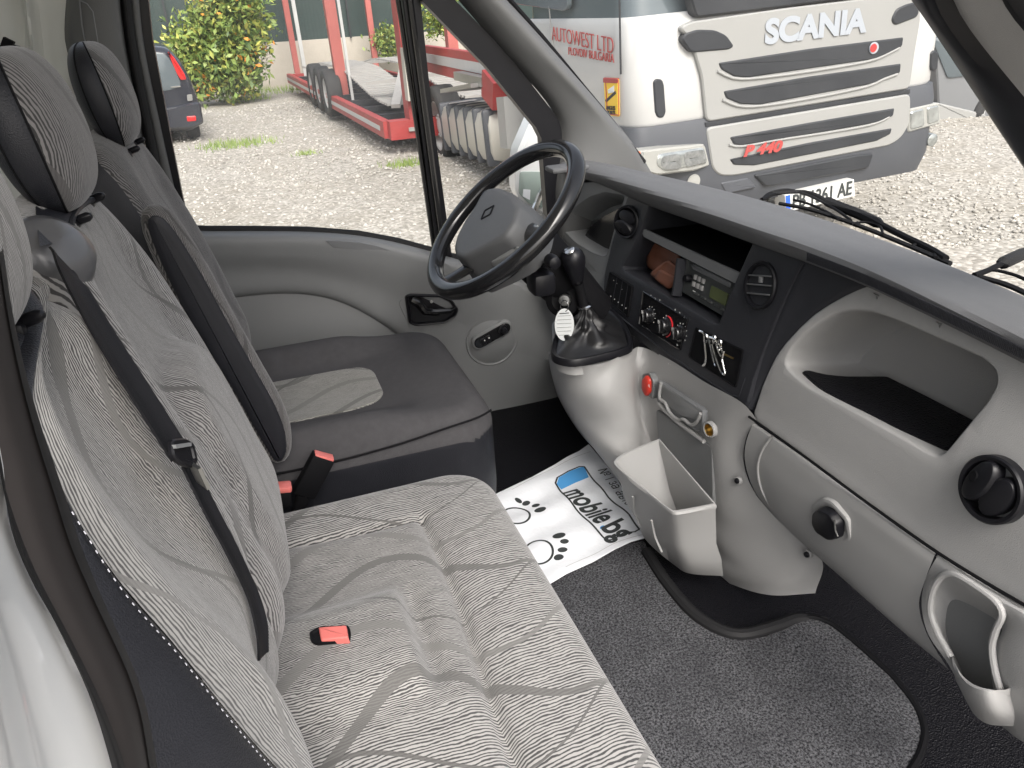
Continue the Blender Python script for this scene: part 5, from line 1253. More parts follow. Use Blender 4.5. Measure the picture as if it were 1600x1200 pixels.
for (x, y, rx, ry, an) in ((844, 796.5, 9.5, 4.2, -12), (837, 788, 6.5, 3.0, -8), (822, 784, 6.5, 3.5, -15), (810, 781, 6, 3, 20), (873.5, 839, 10.5, 4.8, -12), (882, 848, 7, 3.6, -8), (879, 860, 8, 3.6, -8), (873, 871, 8, 4.5, -8)):
    P = [(x + rx * math.cos(t) * math.cos(R(an)) - ry * math.sin(t) * math.sin(R(an)), y + rx * math.cos(t) * math.sin(R(an)) + ry * math.sin(t) * math.cos(R(an))) for t in [2 * math.pi * i / 18 for i in range(18)]]
    b.add(*fillp(P, None, ''))
b.build('paw_print', MAT['paper_ink'], pm_)
for cx_, cy_, rx_, ry_ in ((806, 806, 22, 14), (842, 863, 22, 17)):
    outline([(cx_ + rx_ * math.cos(t), cy_ + ry_ * math.sin(t)) for t in [2 * math.pi * i / 16 for i in range(16)]], .005, MAT['paper_ink'], 'paw_outline')
outline([(800, 766), (850, 738), (890, 718), (923, 705)], .0012, MAT['plastic_light'], 'fold_line', closed=False)
outline([(884, 888), (925, 868), (960, 848), (1004, 838)], .0012, MAT['plastic_light'], 'fold_line', closed=False)
def ptext(s, a, b_, size, nm, sx, shear=0, bold=.0, mt='paper_ink'):
    A = Vector(PP_.uv(*a)); B = Vector(PP_.uv(*b_)); d_ = (B - A); an = math.atan2(d_.y, d_.x)
    o = text(s, PP_, A.x, A.y, size, MAT[mt], pm_, nm, off=.004, rot=an, ax='LEFT', sx=1.0, shear=shear, bold=bold, ext=0)
    xs = [q.co for q in o.data.vertices]; base = LOC[pm_.name]
    L0 = Vector((A.x, A.y)); dn = d_.normalized()
    # stretch along its own line to end at b, keep the sheet's waves
    pr = []
    for q in o.data.vertices:
        w_ = q.co + base; a_, c_ = (w_ - PP_.o).dot(PP_.u), (w_ - PP_.o).dot(PP_.v); pr.append((a_, c_, (Vector((a_, c_)) - L0).dot(dn)))
    mx_ = max(p[2] for p in pr); mn_ = min(p[2] for p in pr)
    for q, (a_, c_, l_) in zip(o.data.vertices, pr):
        l2 = (l_ - mn_) / (mx_ - mn_) * d_.length; p2 = Vector((a_, c_)) + dn * (l2 - l_)
        q.co = PP_.w(p2.x, p2.y, poff(p2.x, p2.y) + .0009) - base
    return o
ptext('mobile', (892, 766), (948, 815), .080, 'logo_lettering', 1, .15, .0022)
ptext('.', (946, 818), (950, 820), .062, 'logo_dot', 1, .15, .003, mt='paper_blue')
ptext('bg', (951, 818), (981, 838), .080, 'logo_lettering', 1, .15, .0022)
ptext('№ 1 за авто', (940, 733), (985, 789), .034, 'slogan_lettering', 1, 0, .0)

# ================================================================== OUTSIDE
mg = bpy.data.materials.new('gravel_ground'); mg.use_nodes = True; g = NG(mg); n = mg.node_tree; pb = n.nodes['Principled BSDF']; pb.inputs['Roughness'].default_value = .95; pb.inputs['Specular IOR Level'].default_value = .1
tc = n.nodes.new('ShaderNodeTexCoord'); vo = n.nodes.new('ShaderNodeTexVoronoi'); vo.inputs['Scale'].default_value = 26; n.links.new(tc.outputs['Object'], vo.inputs['Vector'])
bw = n.nodes.new('ShaderNodeRGBToBW'); n.links.new(vo.outputs['Color'], bw.inputs[0])
c1 = g.mix(g.range(bw.outputs[0], .15, .85), (.25, .235, .205), (.48, .455, .41))
c1 = g.mix(g.math('MULTIPLY', g.range(vo.outputs['Distance'], .35, .62), .28), c1, (.17, .155, .13))
lo = g.noise(tc.outputs['Object'], .55, 6, .65); c1 = g.mix(g.math('MULTIPLY', g.range(lo, .46, .66), .5), c1, (.25, .225, .18))
n.links.new(c1, pb.inputs['Base Color'])
bp = n.nodes.new('ShaderNodeBump'); bp.inputs['Strength'].default_value = 1; bp.inputs['Distance'].default_value = .009; bp.invert = True
n.links.new(vo.outputs['Distance'], bp.inputs['Height']); n.links.new(bp.outputs[0], pb.inputs['Normal'])
MAT['gravel_ground'] = mg
nx = 90; vs = []; fs = []
rg = random.Random(3)
for i in range(nx + 1):
    for j in range(nx + 1):
        x = -60 + 140 * (i / nx); y = -30 + 230 * (j / nx) ** 1.6 if True else 0
        vs.append((x, y, .03 * math.sin(x * .9) * math.sin(y * .7) - .02))
fs = [(i * (nx + 1) + j, (i + 1) * (nx + 1) + j, (i + 1) * (nx + 1) + j + 1, i * (nx + 1) + j + 1) for i in range(nx) for j in range(nx)]
new('ground', vs, fs, mg, None, kind='structure')
# loose stones
ico = bmesh.new(); bmesh.ops.create_icosphere(ico, subdivisions=1, radius=1); iv = np.array([q.co[:] for q in ico.verts]); ifc = np.array([[q.index for q in f.verts] for f in ico.faces]); ico.free()
rs = np.random.default_rng(7); N = 26000
yy_ = 4.5 + 17 * rs.random(N) ** 1.5; az = rs.uniform(-.32, .98, N); xx = np.tan(az) * yy_ * .9
sz = (.006 + .014 * rs.random(N) ** 2) * (1 + yy_ / 22)
c_ = np.stack([xx, yy_, .03 * np.sin(xx * .9) * np.sin(yy_ * .7) - .02 + sz * .25], 1)
sc3 = sz[:, None] * rs.uniform(.6, 1.3, (N, 3)); sc3[:, 2] *= .7
an = rs.uniform(0, 6.28, N); V3 = iv[None] * rs.uniform(.75, 1.2, (N, len(iv), 1)) * sc3[:, None, :]
ca, sa = np.cos(an)[:, None], np.sin(an)[:, None]
V4 = np.stack([V3[..., 0] * ca - V3[..., 1] * sa, V3[..., 0] * sa + V3[..., 1] * ca, V3[..., 2]], -1) + c_[:, None]
F4 = (ifc[None] + (np.arange(N) * len(iv))[:, None, None]).reshape(-1, 3)
me = bpy.data.meshes.new('gravel'); me.vertices.add(N * len(iv)); me.vertices.foreach_set('co', V4.reshape(-1)); me.loops.add(F4.size); me.loops.foreach_set('vertex_index', F4.reshape(-1).astype(np.int32))
me.polygons.add(len(F4)); me.polygons.foreach_set('loop_start', np.arange(0, F4.size, 3, dtype=np.int32)); me.update(calc_edges=True)
sm_ = bpy.data.materials.new('stone'); sm_.use_nodes = True; g = NG(sm_); n = sm_.node_tree; tc = n.nodes.new('ShaderNodeTexCoord'); ge = n.nodes.new('ShaderNodeNewGeometry')
c1 = g.mix(ge.outputs['Random Per Island'], (.29, .275, .245), (.51, .485, .44)); n.links.new(c1, n.nodes['Principled BSDF'].inputs['Base Color']); n.nodes['Principled BSDF'].inputs['Roughness'].default_value = .95
me.materials.append(sm_); o = bpy.data.objects.new('gravel', me); COL.objects.link(o); tag(o, 'loose pale gravel stones covering the yard', 'gravel', kind='stuff')

mat('concrete', (.36, .33, .28), .9, noise=(1.2, .22), bump=('noise', 14, .6, .01))
mat('mesh_green', (.028, .045, .042), .85, noise=(3, .2), bump=('wave', 30, .3, .01))
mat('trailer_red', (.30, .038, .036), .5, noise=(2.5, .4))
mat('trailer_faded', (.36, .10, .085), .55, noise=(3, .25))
mat('truck_silver', (.27, .27, .26), .38, noise=(2, .04))
mat('truck_white', (.45, .45, .44), .35, noise=(1.5, .09), coat=.3)
mat('bumper_grey', (.062, .066, .075), .5, noise=(3, .1))
mat('grille_dark', (.018, .020, .024), .5, noise=(6, .2))
mat('tyre', (.028, .028, .028), .85, noise=(8, .3))
mat('rim_grey', (.42, .42, .41), .5, noise=(5, .15))
mat('tank_alu', (.46, .44, .39), .5, metal=.3, noise=(4, .15))
mat('plate_white', (.55, .55, .53), .5)
mat('eu_blue', (.02, .10, .60), .5)
mat('letter_chrome', (.40, .43, .47), .3, metal=.3)
mat('letter_red', (.36, .05, .045), .5)
mat('badge_red', (.62, .03, .03), .4)
mat('orange_lamp', (.75, .18, .06), .35)
mat('sticker_yellow', (.80, .52, .03), .5)
mat('lamp_glass', (.42, .44, .43), .12, metal=.7, noise=(9, .9))
mat('lamp_lens', (.30, .31, .31), .15, metal=.6, noise=(22, .95))
mat('lamp_frame', (.30, .30, .28), .3, noise=(9, .15))
mat('car_paint', (.020, .022, .030), .22, coat=.6, noise=(2, .1))
mat('car_glass', (.10, .12, .13), .10)
mat('red_lamp', (.55, .02, .02), .25)
mat('ramp_steel', (.33, .32, .30), .6, noise=(6, .25))
mat('bark', (.10, .07, .05), .9)

# perimeter wall and screened fence
wall = thing('perimeter_wall', 'low weathered concrete wall along the far side of the gravel yard', 'wall', (0, 26.5, 0))
b = MB(); b.box((4, 26.6, .60), 60, .2, 1.36, bev=.02); b.build('wall', MAT['concrete'], wall)
fe = thing('screen_fence', 'fence with dark green privacy mesh above the concrete wall', 'fence', (0, 26.55, 1.28))
rows('mesh_screen', [[(x_, 26.55 + .05 * math.sin(x_ * 2.1), z_) for x_ in np.linspace(-26, 34, 50)] for z_ in (1.28, 2.2, 3.2, 4.3)], 220, 12, MAT['mesh_green'], fe)
for i in range(-9, 12):
    b = MB(); b.box((i * 2.6 + 1.4, 26.42, 2.8), .05, .05, 3.1); b.build('fence_post', MAT['grille_dark'], fe)
# foliage
def leaf_mat(nm, a, b_):
    m = bpy.data.materials.new(nm); m.use_nodes = True; g_ = NG(m); ge_ = m.node_tree.nodes.new('ShaderNodeNewGeometry'); m.node_tree.links.new(g_.mix(ge_.outputs['Random Per Island'], a, b_), m.node_tree.nodes['Principled BSDF'].inputs['Base Color'])
    m.node_tree.nodes['Principled BSDF'].inputs['Roughness'].default_value = .55; m.node_tree.nodes['Principled BSDF'].inputs['Subsurface Weight'].default_value = 0; MAT[nm] = m; return m
LM = [leaf_mat('leaf_green', (.11, .18, .035), (.24, .31, .07)), leaf_mat('leaf_dark', (.035, .075, .015), (.09, .15, .03)), leaf_mat('leaf_yellow', (.28, .32, .06), (.42, .41, .09)), leaf_mat('flower_orange', (.75, .26, .03), (.85, .42, .05))]
def foliage(nm, lobes, nleaf, size, par, seed, orange=.05):
    r_ = np.random.default_rng(seed); vs = []; fs = []; mi = []
    wts = np.array([l[3] ** 2 * l[4] for l in lobes]); wts /= wts.sum()
    pick = r_.choice(len(lobes), nleaf // 14, p=wts)
    for li in pick:
        cx, cy, cz, rx, rz = lobes[li]
        d_ = r_.normal(size=3); d_ /= np.linalg.norm(d_); rr = r_.random() ** .35 * r_.uniform(.85, 1.18)
        cc = np.array([cx, cy, cz]) + d_ * rr * np.array([rx, rx * .8, rz]) + r_.normal(size=3) * rx * .14
        pm2 = 3 if r_.random() < orange else (2 if r_.random() < .22 else (0 if r_.random() < .62 else 1))
        for _ in range(14):
            p = cc + r_.normal(size=3) * size * 1.6
            a = r_.normal(size=3); a /= np.linalg.norm(a); b3 = np.cross(a, r_.normal(size=3)); b3 /= np.linalg.norm(b3)
            s_ = size * r_.uniform(.5, 1.2); k = len(vs)
            vs += [p - a * s_, p + b3 * s_ * .45, p + a * s_, p - b3 * s_ * .45]; fs.append((k, k + 1, k + 2, k + 3)); mi.append(pm2 if r_.random() < .8 else 0)
    return new(nm, [tuple(v) for v in vs], fs, None, par, smooth=None, mats=LM, midx=mi)
def bush(name, label, base, lobes, nleaf, size, seed, orange, ht):
    t = thing(name, label, 'bush', base)
    b = MB(); r_ = random.Random(seed)
    for i in range(9):
        a = r_.uniform(0, 6.28); q = Vector((math.cos(a) * ht * .22, math.sin(a) * ht * .18, ht * r_.uniform(.5, .85)))
        b.tube(spline([Vector(base), Vector(base) + q * .4 + Vector((0, 0, ht * .1)), Vector(base) + q], 6), [.04, .035, .03, .022, .015, .008], 6)
    b.build('trunk', MAT['bark'], t); foliage('foliage', lobes, nleaf, size, t, seed, orange); return t
YB = 22.5
def lob(x, y, r_, rz=None): p = V(x, y, Y=YB); k = YB / .9 / FPX; return (p.x, p.y, p.z, r_ * k * 1.0, (rz or r_) * k)
bush('flowering_bush', 'big yellow-green bush with orange flowers against the yard wall', tuple(V(345, 148, Z=0)), [lob(352, 62, 34, 36), lob(300, 78, 22, 18), lob(390, 72, 18, 28), lob(340, 112, 40, 26), lob(356, 14, 24, 24), lob(385, 2, 20, 24), lob(318, 34, 22, 16), lob(288, 48, 16, 10), lob(374, 122, 26, 22), lob(310, 115, 26, 26), lob(276, 66, 12, 8), lob(268, 60, 8, 6), lob(405, 40, 12, 14), lob(412, 78, 10, 12), lob(330, -6, 14, 12), lob(296, 22, 10, 10)], 11000, .10, 2, .03, 2.8)
def small_bush(px, py, Yd, w_, h_, label, sd):
    p = V(px, py, Y=Yd); k = Yd / .9 / FPX
    bush('wall_shrub', label, (p.x, p.y, p.z - h_ * k), [(p.x, p.y, p.z, w_ * k, h_ * k), (p.x + w_ * k * .5, p.y, p.z - h_ * k * .3, w_ * k * .6, h_ * k * .6)], 2200, .07, sd, 0, h_ * k * 1.6)
small_bush(606, 66, 25.6, 16, 16, 'small green shrub on the wall between the red trailer posts', 5)
small_bush(684, 20, 24.5, 26, 24, 'green shrub seen through the top of the quarter window', 6)
# grass tufts
def tuft(px, py, w_, label, sd, nb=160, hh=.10):
    c = V(px, py, Z=0); r_ = random.Random(sd); vs = []; fs = []
    for i in range(nb):
        x = c.x + r_.gauss(0, w_); y = c.y + r_.gauss(0, w_ * .7); h_ = hh * r_.uniform(.4, 1.2); a = r_.uniform(0, 6.28); l_ = r_.uniform(.01, .05); k = len(vs)
        vs += [(x - .008, y, -.01), (x + .008, y, -.01), (x + math.cos(a) * l_, y + math.sin(a) * l_, h_)]; fs.append((k, k + 1, k + 2))
    o = new('grass_tuft', vs, fs, LM[0], None, smooth=None); tag(o, label, 'grass tuft', 'grass tufts in the gravel')
tuft(370, 226, .32, 'thin grass tuft in the gravel nearest the dark car', 1, 300)
tuft(636, 258, .16, 'grass tuft in the gravel just left of the window divider', 2, 160)
tuft(383, 156, .30, 'grass tuft in the gravel in front of the flowering bush', 3, 240, .16)
tuft(440, 142, .8, 'long grass tuft at the foot of the wall by the trailer tail', 4, 400, .16)
tuft(478, 240, .10, 'tiny grass tuft alone in the middle of the gravel', 5, 60, .06)

# --- dark hatchback parked at the left
car = thing('parked_car', 'dark blue hatchback seen from behind with tall red tail lamp', 'car', tuple(V(262, 205, Y=15.5)))
YC = 15.5; KC = YC / .9 / FPX
PCa = Plane(V(262, 140, Y=YC), (1, .10, 0), (0, 0, 1))
# body as lofted outline seen from behind, extruded forward
cb_ = PCa.pts([(150, 206), (148, 160), (156, 130), (170, 95), (190, 74), (226, 72), (262, 76), (282, 96), (300, 130), (312, 165), (314, 196), (300, 206)])
puff('car_body', PCa, rnd(cb_, .08), [(.02, -3.4), (-.04, -2.9), (-.06, -1.0), (-.02, -.25), (0, -.12), (.06, -.02), (.10, 0)], MAT['car_paint'], car, smooth=60)
puff('rear_window', PCa, rnd(PCa.pts([(176, 118), (188, 86), (236, 82), (258, 84), (270, 100), (284, 134), (262, 142), (176, 140)]), .08), [(0, -.05), (0, .012), (.02, .02)], MAT['car_glass'], car)
puff('tail_lamp', PCa, rnd(PCa.pts([(262, 80), (272, 90), (288, 115), (291, 124), (283, 125), (277, 116), (270, 100)]), .02), [(0, -.06), (0, .03), (.015, .04)], MAT['red_lamp'], car)
puff('bumper', PCa, rnd(PCa.pts([(146, 176), (250, 170), (312, 158), (318, 192), (300, 200), (150, 206)]), .06), [(0, -.2), (0, .05), (.03, .09)], MAT['car_paint'], car)
puff('reflector', PCa, rnd(PCa.pts([(291, 181), (305, 180), (306, 188), (292, 189)]), .02), [(0, 0), (0, .10), (.01, .105)], MAT['red_lamp'], car)
b = MB(); b.bar(PCa.px(267, 136, .02), PCa.px(282, 135, .02), .03, .02); b.build('tailgate_badge', MAT['chrome'], car)
puff('emblem', PCa, rnd(PCa.pts([(292, 148), (300, 147), (301, 157), (293, 158)]), .02), [(0, 0), (0, .02)], MAT['steel'], car)
def wheel(c, ax, r_, w_, par, nm='wheel', rimr=.62):
    c = Vector(c); ax = Vector(ax).normalized()
    b = MB(); b.lathe(c, ax, [(r_ * rimr, w_ * .42), (r_ * .72, w_ * .5), (r_ * .92, w_ * .5), (r_ * .985, w_ * .40), (r_, w_ * .2), (r_, -w_ * .2), (r_ * .985, -w_ * .4), (r_ * .9, -w_ * .5), (r_ * rimr, -w_ * .45)], 40)
    o = b.build('tyre', MAT['tyre'], par, smooth=50)
    b = MB(); b.lathe(c, ax, [(r_ * rimr, w_ * .42), (r_ * rimr * .93, w_ * .40), (r_ * rimr * .88, w_ * .12), (r_ * .34, w_ * .02), (r_ * .30, w_ * .25), (r_ * .18, w_ * .34), (.001, w_ * .35)], 32)
    for k in range(10):
        x = ax.orthogonal().normalized(); y = ax.cross(x); a = 6.283 * k / 10; b.lathe(c + (x * math.cos(a) + y * math.sin(a)) * r_ * .26 + ax * w_ * .25, ax, [(.02, 0), (.018, .03), (.001, .032)], 6)
    b.build('rim', MAT['rim_grey'], o, smooth=50)
    return o
wheel(V(306, 185, Y=YC + .5) + Vector((-.10, 0, 0)), (1, .1, 0), .33, .22, car)
wheel(V(180, 185, Y=YC + .5), (-1, -.1, 0), .33, .22, car)

# --- tractor unit
ty, tt = R(-1.0), R(2.2)
TO = V(985, 230, D=5.5)
te = Vector((math.cos(ty) * math.cos(tt), math.sin(ty) * math.cos(tt), math.sin(tt))); tf = Vector((math.sin(ty), -math.cos(ty), 0)); tu = tf.cross(te) * -1
tu = te.cross(tf) * -1 if te.cross(tf).z < 0 else te.cross(tf)
TF = Plane(TO, te, tu)
if TF.n.dot(tf) < 0: print('TF flipped')
TS = Plane(TO, tf, tu)
print('TS n', TS.n, 'width', TF.uv(1460, 180)[0])
TWd = TF.uv(1460, 180)[0]
tr = thing('lorry', 'white lorry cab with pale grille parked facing the van windscreen', 'lorry', (TO.x + 1.3, TO.y + 1.2, 0))
def plan(v, ins=0., back=2.05, r_=.20, fr=0.):
    P = [(0 + ins, -back), (0 + ins, 0 - ins - fr), (TWd - ins, 0 - ins - fr), (TWd - ins, -back)]
    q = rnd(P, [.05, r_, r_, .05], 8); return [TF.w(a, v, b_) for a, b_ in q]
def shell(levels, name, mt, **k):
    vs = []; fs = []; m_ = None
    for (v, ins, fr) in levels: L_ = plan(v, ins, fr=fr, **k); m_ = len(L_); vs += L_
    for i in range(len(levels) - 1):
        for j in range(m_): fs.append((i * m_ + j, i * m_ + (j + 1) % m_, (i + 1) * m_ + (j + 1) % m_, (i + 1) * m_ + j))
    fs.append(tuple(range(m_))); fs.append(tuple((len(levels) - 1) * m_ + j for j in range(m_))[::-1])
    return new(name, vs, fs, mt, tr, smooth=40)
v0 = TF.uv(985, 198)[1]; vW = TF.uv(1100, 28)[1]
shell([(v0 - .02, .01, .0), (v0, .0, .0), (v0 + .3, .0, .0), (vW - .25, .0, .0), (vW, .012, .02), (vW + .05, .03, .06)], 'cab', MAT['truck_white'])
shell([(vW + .05, .055, .085), (vW + .9, .10, .22)], 'windscreen', MAT['car_glass'])
shell([(vW + .9, .09, .2), (vW + 1.5, .2, .5)], 'cab_roof', MAT['truck_white'])
vb = TF.uv(985, 290)[1] - .34
shell([(vb, .10, .06), (vb + .05, .01, .0), (vb + .2, -.012, -.025), (TF.uv(985, 232)[1] + .02, -.012, -.025), (v0 - .02, -.004, -.005)], 'bumper', MAT['bumper_grey'], r_=.16)
def TP(name, lst, h0, h1, mt, par=tr, r_=.02, bev=.01):
    return puff(name, TF, rnd(TF.pts(lst), r_), [(0, h0 - .05), (0, h1 - bev), (bev, h1)], mt, par)
gp = TP('grille_panel', [(1058, 44), (1076, 34), (1230, 12), (1400, -8), (1432, -2), (1434, 30), (1424, 88), (1417, 138), (1100, 190), (1093, 120), (1076, 62)], 0, .035, MAT['truck_silver'], r_=.05)
for lst in ([(1118, 98), (1260, 76), (1406, 58), (1404, 72), (1378, 86), (1362, 92), (1162, 121), (1142, 119), (1122, 108)], [(1126, 142), (1260, 119), (1402, 99), (1401, 113), (1376, 122), (1360, 130), (1182, 163), (1152, 162), (1130, 153)]):
    o_ = TP('grille_slot', lst, .03, .045, MAT['grille_dark'], gp, r_=.015)
for lst in ([(1104, 90), (1140, 88), (1160, 103), (1380, 72), (1400, 58), (1424, 52), (1424, 60), (1402, 70), (1375, 88), (1163, 121), (1140, 117), (1120, 104)],):
    pass
def ridge(lst, mt, par, w_=.035, off=.05):
    b = MB(); b.tube(spline([TF.px(x, y, off) for x, y in lst], 24), w_ / 2, 8); return b.build('grille_bar', mt, par)
ridge([(1121, 111), (1141, 121), (1163, 123.5), (1362, 94.5), (1379, 88), (1405, 75)], MAT['truck_silver'], gp, .020, .040)
ridge([(1129, 156), (1151, 165), (1183, 166), (1361, 133), (1377, 125), (1402, 116)], MAT['truck_silver'], gp, .020, .040)
TP('eye_vent', [(1060, 62), (1066, 52), (1085, 46), (1112, 47), (1130, 55), (1142, 72), (1134, 77), (1075, 82)], .03, .047, MAT['grille_dark'], gp, r_=.03)
TP('eye_vent', [(1386, 32), (1394, 14), (1412, 6), (1432, 2), (1428, 26), (1392, 40)], .03, .047, MAT['grille_dark'], gp, r_=.03)
lg = TP('lower_grille', [(1098, 199), (1416, 146), (1416, 190), (1402, 214), (1384, 226), (1142, 273), (1120, 273), (1108, 262)], 0, .05, MAT['truck_silver'], r_=.05)
TP('grille_slot', [(1134, 213), (1260, 190), (1390, 168), (1388, 180), (1366, 190), (1215, 216), (1152, 226), (1140, 224)], .03, .06, MAT['grille_dark'], lg, r_=.015)
TP('grille_slot', [(1134, 247), (1260, 221), (1386, 199), (1384, 208), (1362, 219), (1172, 257), (1140, 256)], .03, .06, MAT['grille_dark'], lg, r_=.015)
ridge([(1139, 226), (1152, 229), (1215, 219), (1367, 193), (1389, 183)], MAT['truck_silver'], lg, .018, .055)
TP('grille_gap', [(1099, 191), (1418, 139), (1418, 145), (1099, 198)], .0, .03, MAT['grille_dark'], tr, r_=.003, bev=.003)
TP('lower_intake', [(1172, 272), (1330, 241), (1358, 238), (1350, 261), (1280, 274), (1190, 290)], 0, .06, MAT['grille_dark'], r_=.03)
TP('lower_intake', [(1120, 284), (1165, 276), (1178, 292), (1130, 302)], 0, .045, MAT['bumper_grey'], r_=.03)
def lamp(lst, inner, led, name='headlight'):
    o_ = TP(name, lst, -.02, .045, MAT['lamp_frame'], r_=.02); TP('lens', inner, 0, .055, MAT['lamp_glass'], o_, r_=.03)
    return o_
# left lamp sits on the rounded corner, turned outwards
lf = Plane(TF.px(1092, 248, .03), (te * .93 + tf * -.30), tu)
hl = puff('headlight', lf, rnd(lf.pts([(984, 236), (1095, 224), (1103, 258), (1080, 266), (1020, 273), (986, 262)]), .03), [(0, -.1), (0, .03), (.012, .045)], MAT['lamp_frame'], tr)
puff('lens', lf, rnd(lf.pts([(1020, 240), (1092, 229), (1097, 254), (1030, 266), (1018, 256)]), .04), [(0, .03), (0, .05), (.012, .058)], MAT['lamp_glass'], hl)
puff('indicator', lf, rnd(lf.pts([(985, 236), (992, 235), (994, 258), (987, 257)]), .008), [(0, .03), (0, .052)], MAT['orange_lamp'], hl)
b = MB()
for i in range(4): b.lathe(lf.px(1003, 241 + i * 7, .047), lf.n, [(.016, 0), (.015, .006), (.0005, .008)], 10)
b.build('lamp_row', MAT['lamp_glass'], hl)
for q_ in ([(1026, 243), (1052, 238), (1056, 262), (1030, 264), (1022, 255)], [(1058, 237), (1090, 232), (1094, 252), (1062, 260)]):
    o_ = puff('reflector', lf, rnd(lf.pts(q_), .04), [(0, .05), (0, .060), (.02, .064), (.05, .058)], MAT['lamp_lens'], hl)
TP('scuttle', [(1085, 27), (1240, 8), (1398, -12), (1398, -90), (1060, -60)], -.02, .03, MAT['grille_dark'], r_=.03)
rf_ = Plane(TF.px(1412, 185, .03), (te * .97 + tf * -.12 * -1 * -1), tu)
hr = TP('headlight', [(1411, 170), (1461, 159), (1463, 192), (1412, 206)], -.02, .05, MAT['lamp_frame'], r_=.02)
TP('lens', [(1414, 174), (1436, 168), (1437, 196), (1414, 202)], .02, .06, MAT['lamp_glass'], hr, r_=.03)
TP('lens', [(1440, 167), (1459, 163), (1460, 188), (1441, 194)], .02, .06, MAT['lamp_glass'], hr, r_=.03)
for (x, y) in ((1428, 227), (1458, 219)):
    b = MB(); b.lathe(TF.px(x, y, .03), TF.n, [(.052, -.08), (.05, -.004), (.042, .0), (.0005, .004)], 24); b.build('fog_lamp', MAT['lamp_glass'], tr)
b = MB(); b.lathe(TF.px(1083, 283, .03), TF.n, [(.055, -.02), (.053, .012), (.0005, .02)], 24); b.build('fog_lamp', MAT['lamp_frame'], tr)
TP('corner_slot', [(1020, 128), (1024, 123), (1034, 124), (1037, 132), (1040, 176), (1036, 184), (1027, 184), (1023, 176)], -.02, .012, MAT['grille_dark'], r_=.03)
TP('corner_slot', [(1454, 82), (1462, 78), (1468, 84), (1466, 108), (1458, 112), (1454, 106)], -.05, .0, MAT['grille_dark'], r_=.02)
pl_ = TP('number_plate', [(1216, 302), (1323, 277), (1325, 303), (1218, 328)], 0, .085, MAT['plate_white'], r_=.006, bev=.003)
TP('plate_band', [(1217, 303), (1224, 301), (1225, 325), (1218, 327)], .08, .0875, MAT['eu_blue'], pl_, r_=.003, bev=.001)
def TT(s, p, q, size, mt, par, nm, off, bold=0, shear=0, pl=None):
    pl = pl or TF
    a = Vector(pl.uv(*p)); c = Vector(pl.uv(*q)); d_ = c - a; an = math.atan2(d_.y, d_.x)
    o_ = text(s, pl, a.x, a.y, size, mt, par, nm, off=off, rot=an, ax='LEFT', bold=bold, shear=shear, ext=.0025)
    base = LOC[par.name]; dn = d_.normalized(); pr = []
    for v_ in o_.data.vertices:
        w_ = v_.co + base - pl.o; pr.append((w_.dot(pl.u) - a.x) * dn.x + (w_.dot(pl.v) - a.y) * dn.y)
    mn, mx = min(pr), max(pr)
    for v_, l_ in zip(o_.data.vertices, pr):
        k = (l_ - mn) / (mx - mn) * d_.length - l_; v_.co += (pl.u * dn.x + pl.v * dn.y) * k
    return o_
TT('PB 1361 AE', (1228, 313), (1319, 291), .155, MAT['paper_ink'], pl_, 'plate_lettering', .09, bold=.002)
TT('SCANIA', (1190, 52), (1349, 33), .215, MAT['letter_chrome'], gp, 'front_lettering', .042, bold=.010)
TT('P 440', (1152, 235), (1212, 226), .105, MAT['letter_red'], lg, 'model_lettering', .085, bold=.005, shear=.25)
b = MB(); b.lathe(TF.px(1365, 75, .05), TF.n, [(.042, 0), (.040, .008), (.0005, .010)], 24); bd = b.build('badge', MAT['letter_chrome'], gp)
b = MB(); b.lathe(TF.px(1365, 75, .06), TF.n, [(.030, 0), (.028, .003), (.0005, .004)], 24); b.build('badge_shield', MAT['badge_red'], bd)
# side of the cab
TT('AUTOWEST LTD', (863, 53), (959, 73), .155, MAT['letter_red'], tr, 'door_lettering', .004, bold=-.002, pl=TS)
TT('PLOVDIV BULGARIA', (889, 80), (960, 92), .085, MAT['letter_red'], tr, 'door_lettering', .004, bold=-.001, pl=TS)
def SP(name, lst, h1, mt, par=tr, r_=.02, h0=-.03): return puff(name, TS, rnd(TS.pts(lst), r_), [(0, h0), (0, h1 - .004), (.004, h1)], mt, par)
stk_ = SP('warning_sticker', [(945, 121), (967, 122), (968, 182), (948, 180)], .012, MAT['sticker_yellow'], r_=.01)
SP('sticker_band', [(945, 121), (967, 122), (967, 130), (945, 129)], .016, MAT['letter_red'], stk_, r_=.006)
b = MB()
fr_ = [(946, 124), (966, 125), (967, 180), (949, 178)]
for i in range(4): b.bar(TS.px(*fr_[i], .015), TS.px(*fr_[(i + 1) % 4], .015), .008, .004, up=tuple(TS.n))
b.build('sticker_border', MAT['letter_red'], stk_)
SP('sticker_figure', [(948, 156), (964, 141), (965, 146), (950, 160)], .016, MAT['grille_dark'], stk_, r_=.002); SP('sticker_figure', [(952, 140), (962, 133), (962, 144), (953, 146)], .016, MAT['tag_white'], stk_, r_=.002)
TT('ANGLES', (950, 168), (964, 169), .04, MAT['grille_dark'], stk_, 'sticker_lettering', .016, pl=TS); TT('MORTS', (951, 175), (964, 176), .035, MAT['grille_dark'], stk_, 'sticker_lettering', .016, pl=TS)
SP('side_window', [(800, -60), (884, -60), (888, 12), (882, 17), (862, 14), (800, 5)], .008, MAT['car_glass'], r_=.04)
SP('door_handle', [(864, 86), (878, 90), (888, 105), (889, 124), (880, 118), (868, 100)], .02, MAT['bumper_grey'], r_=.02)
b = MB(); b.tube([TS.px(x, y, .004) for x, y in [(967, -60), (968, 0), (969, 60), (970, 116)]], .007, 6); b.build('door_gap', MAT['grille_dark'], tr)
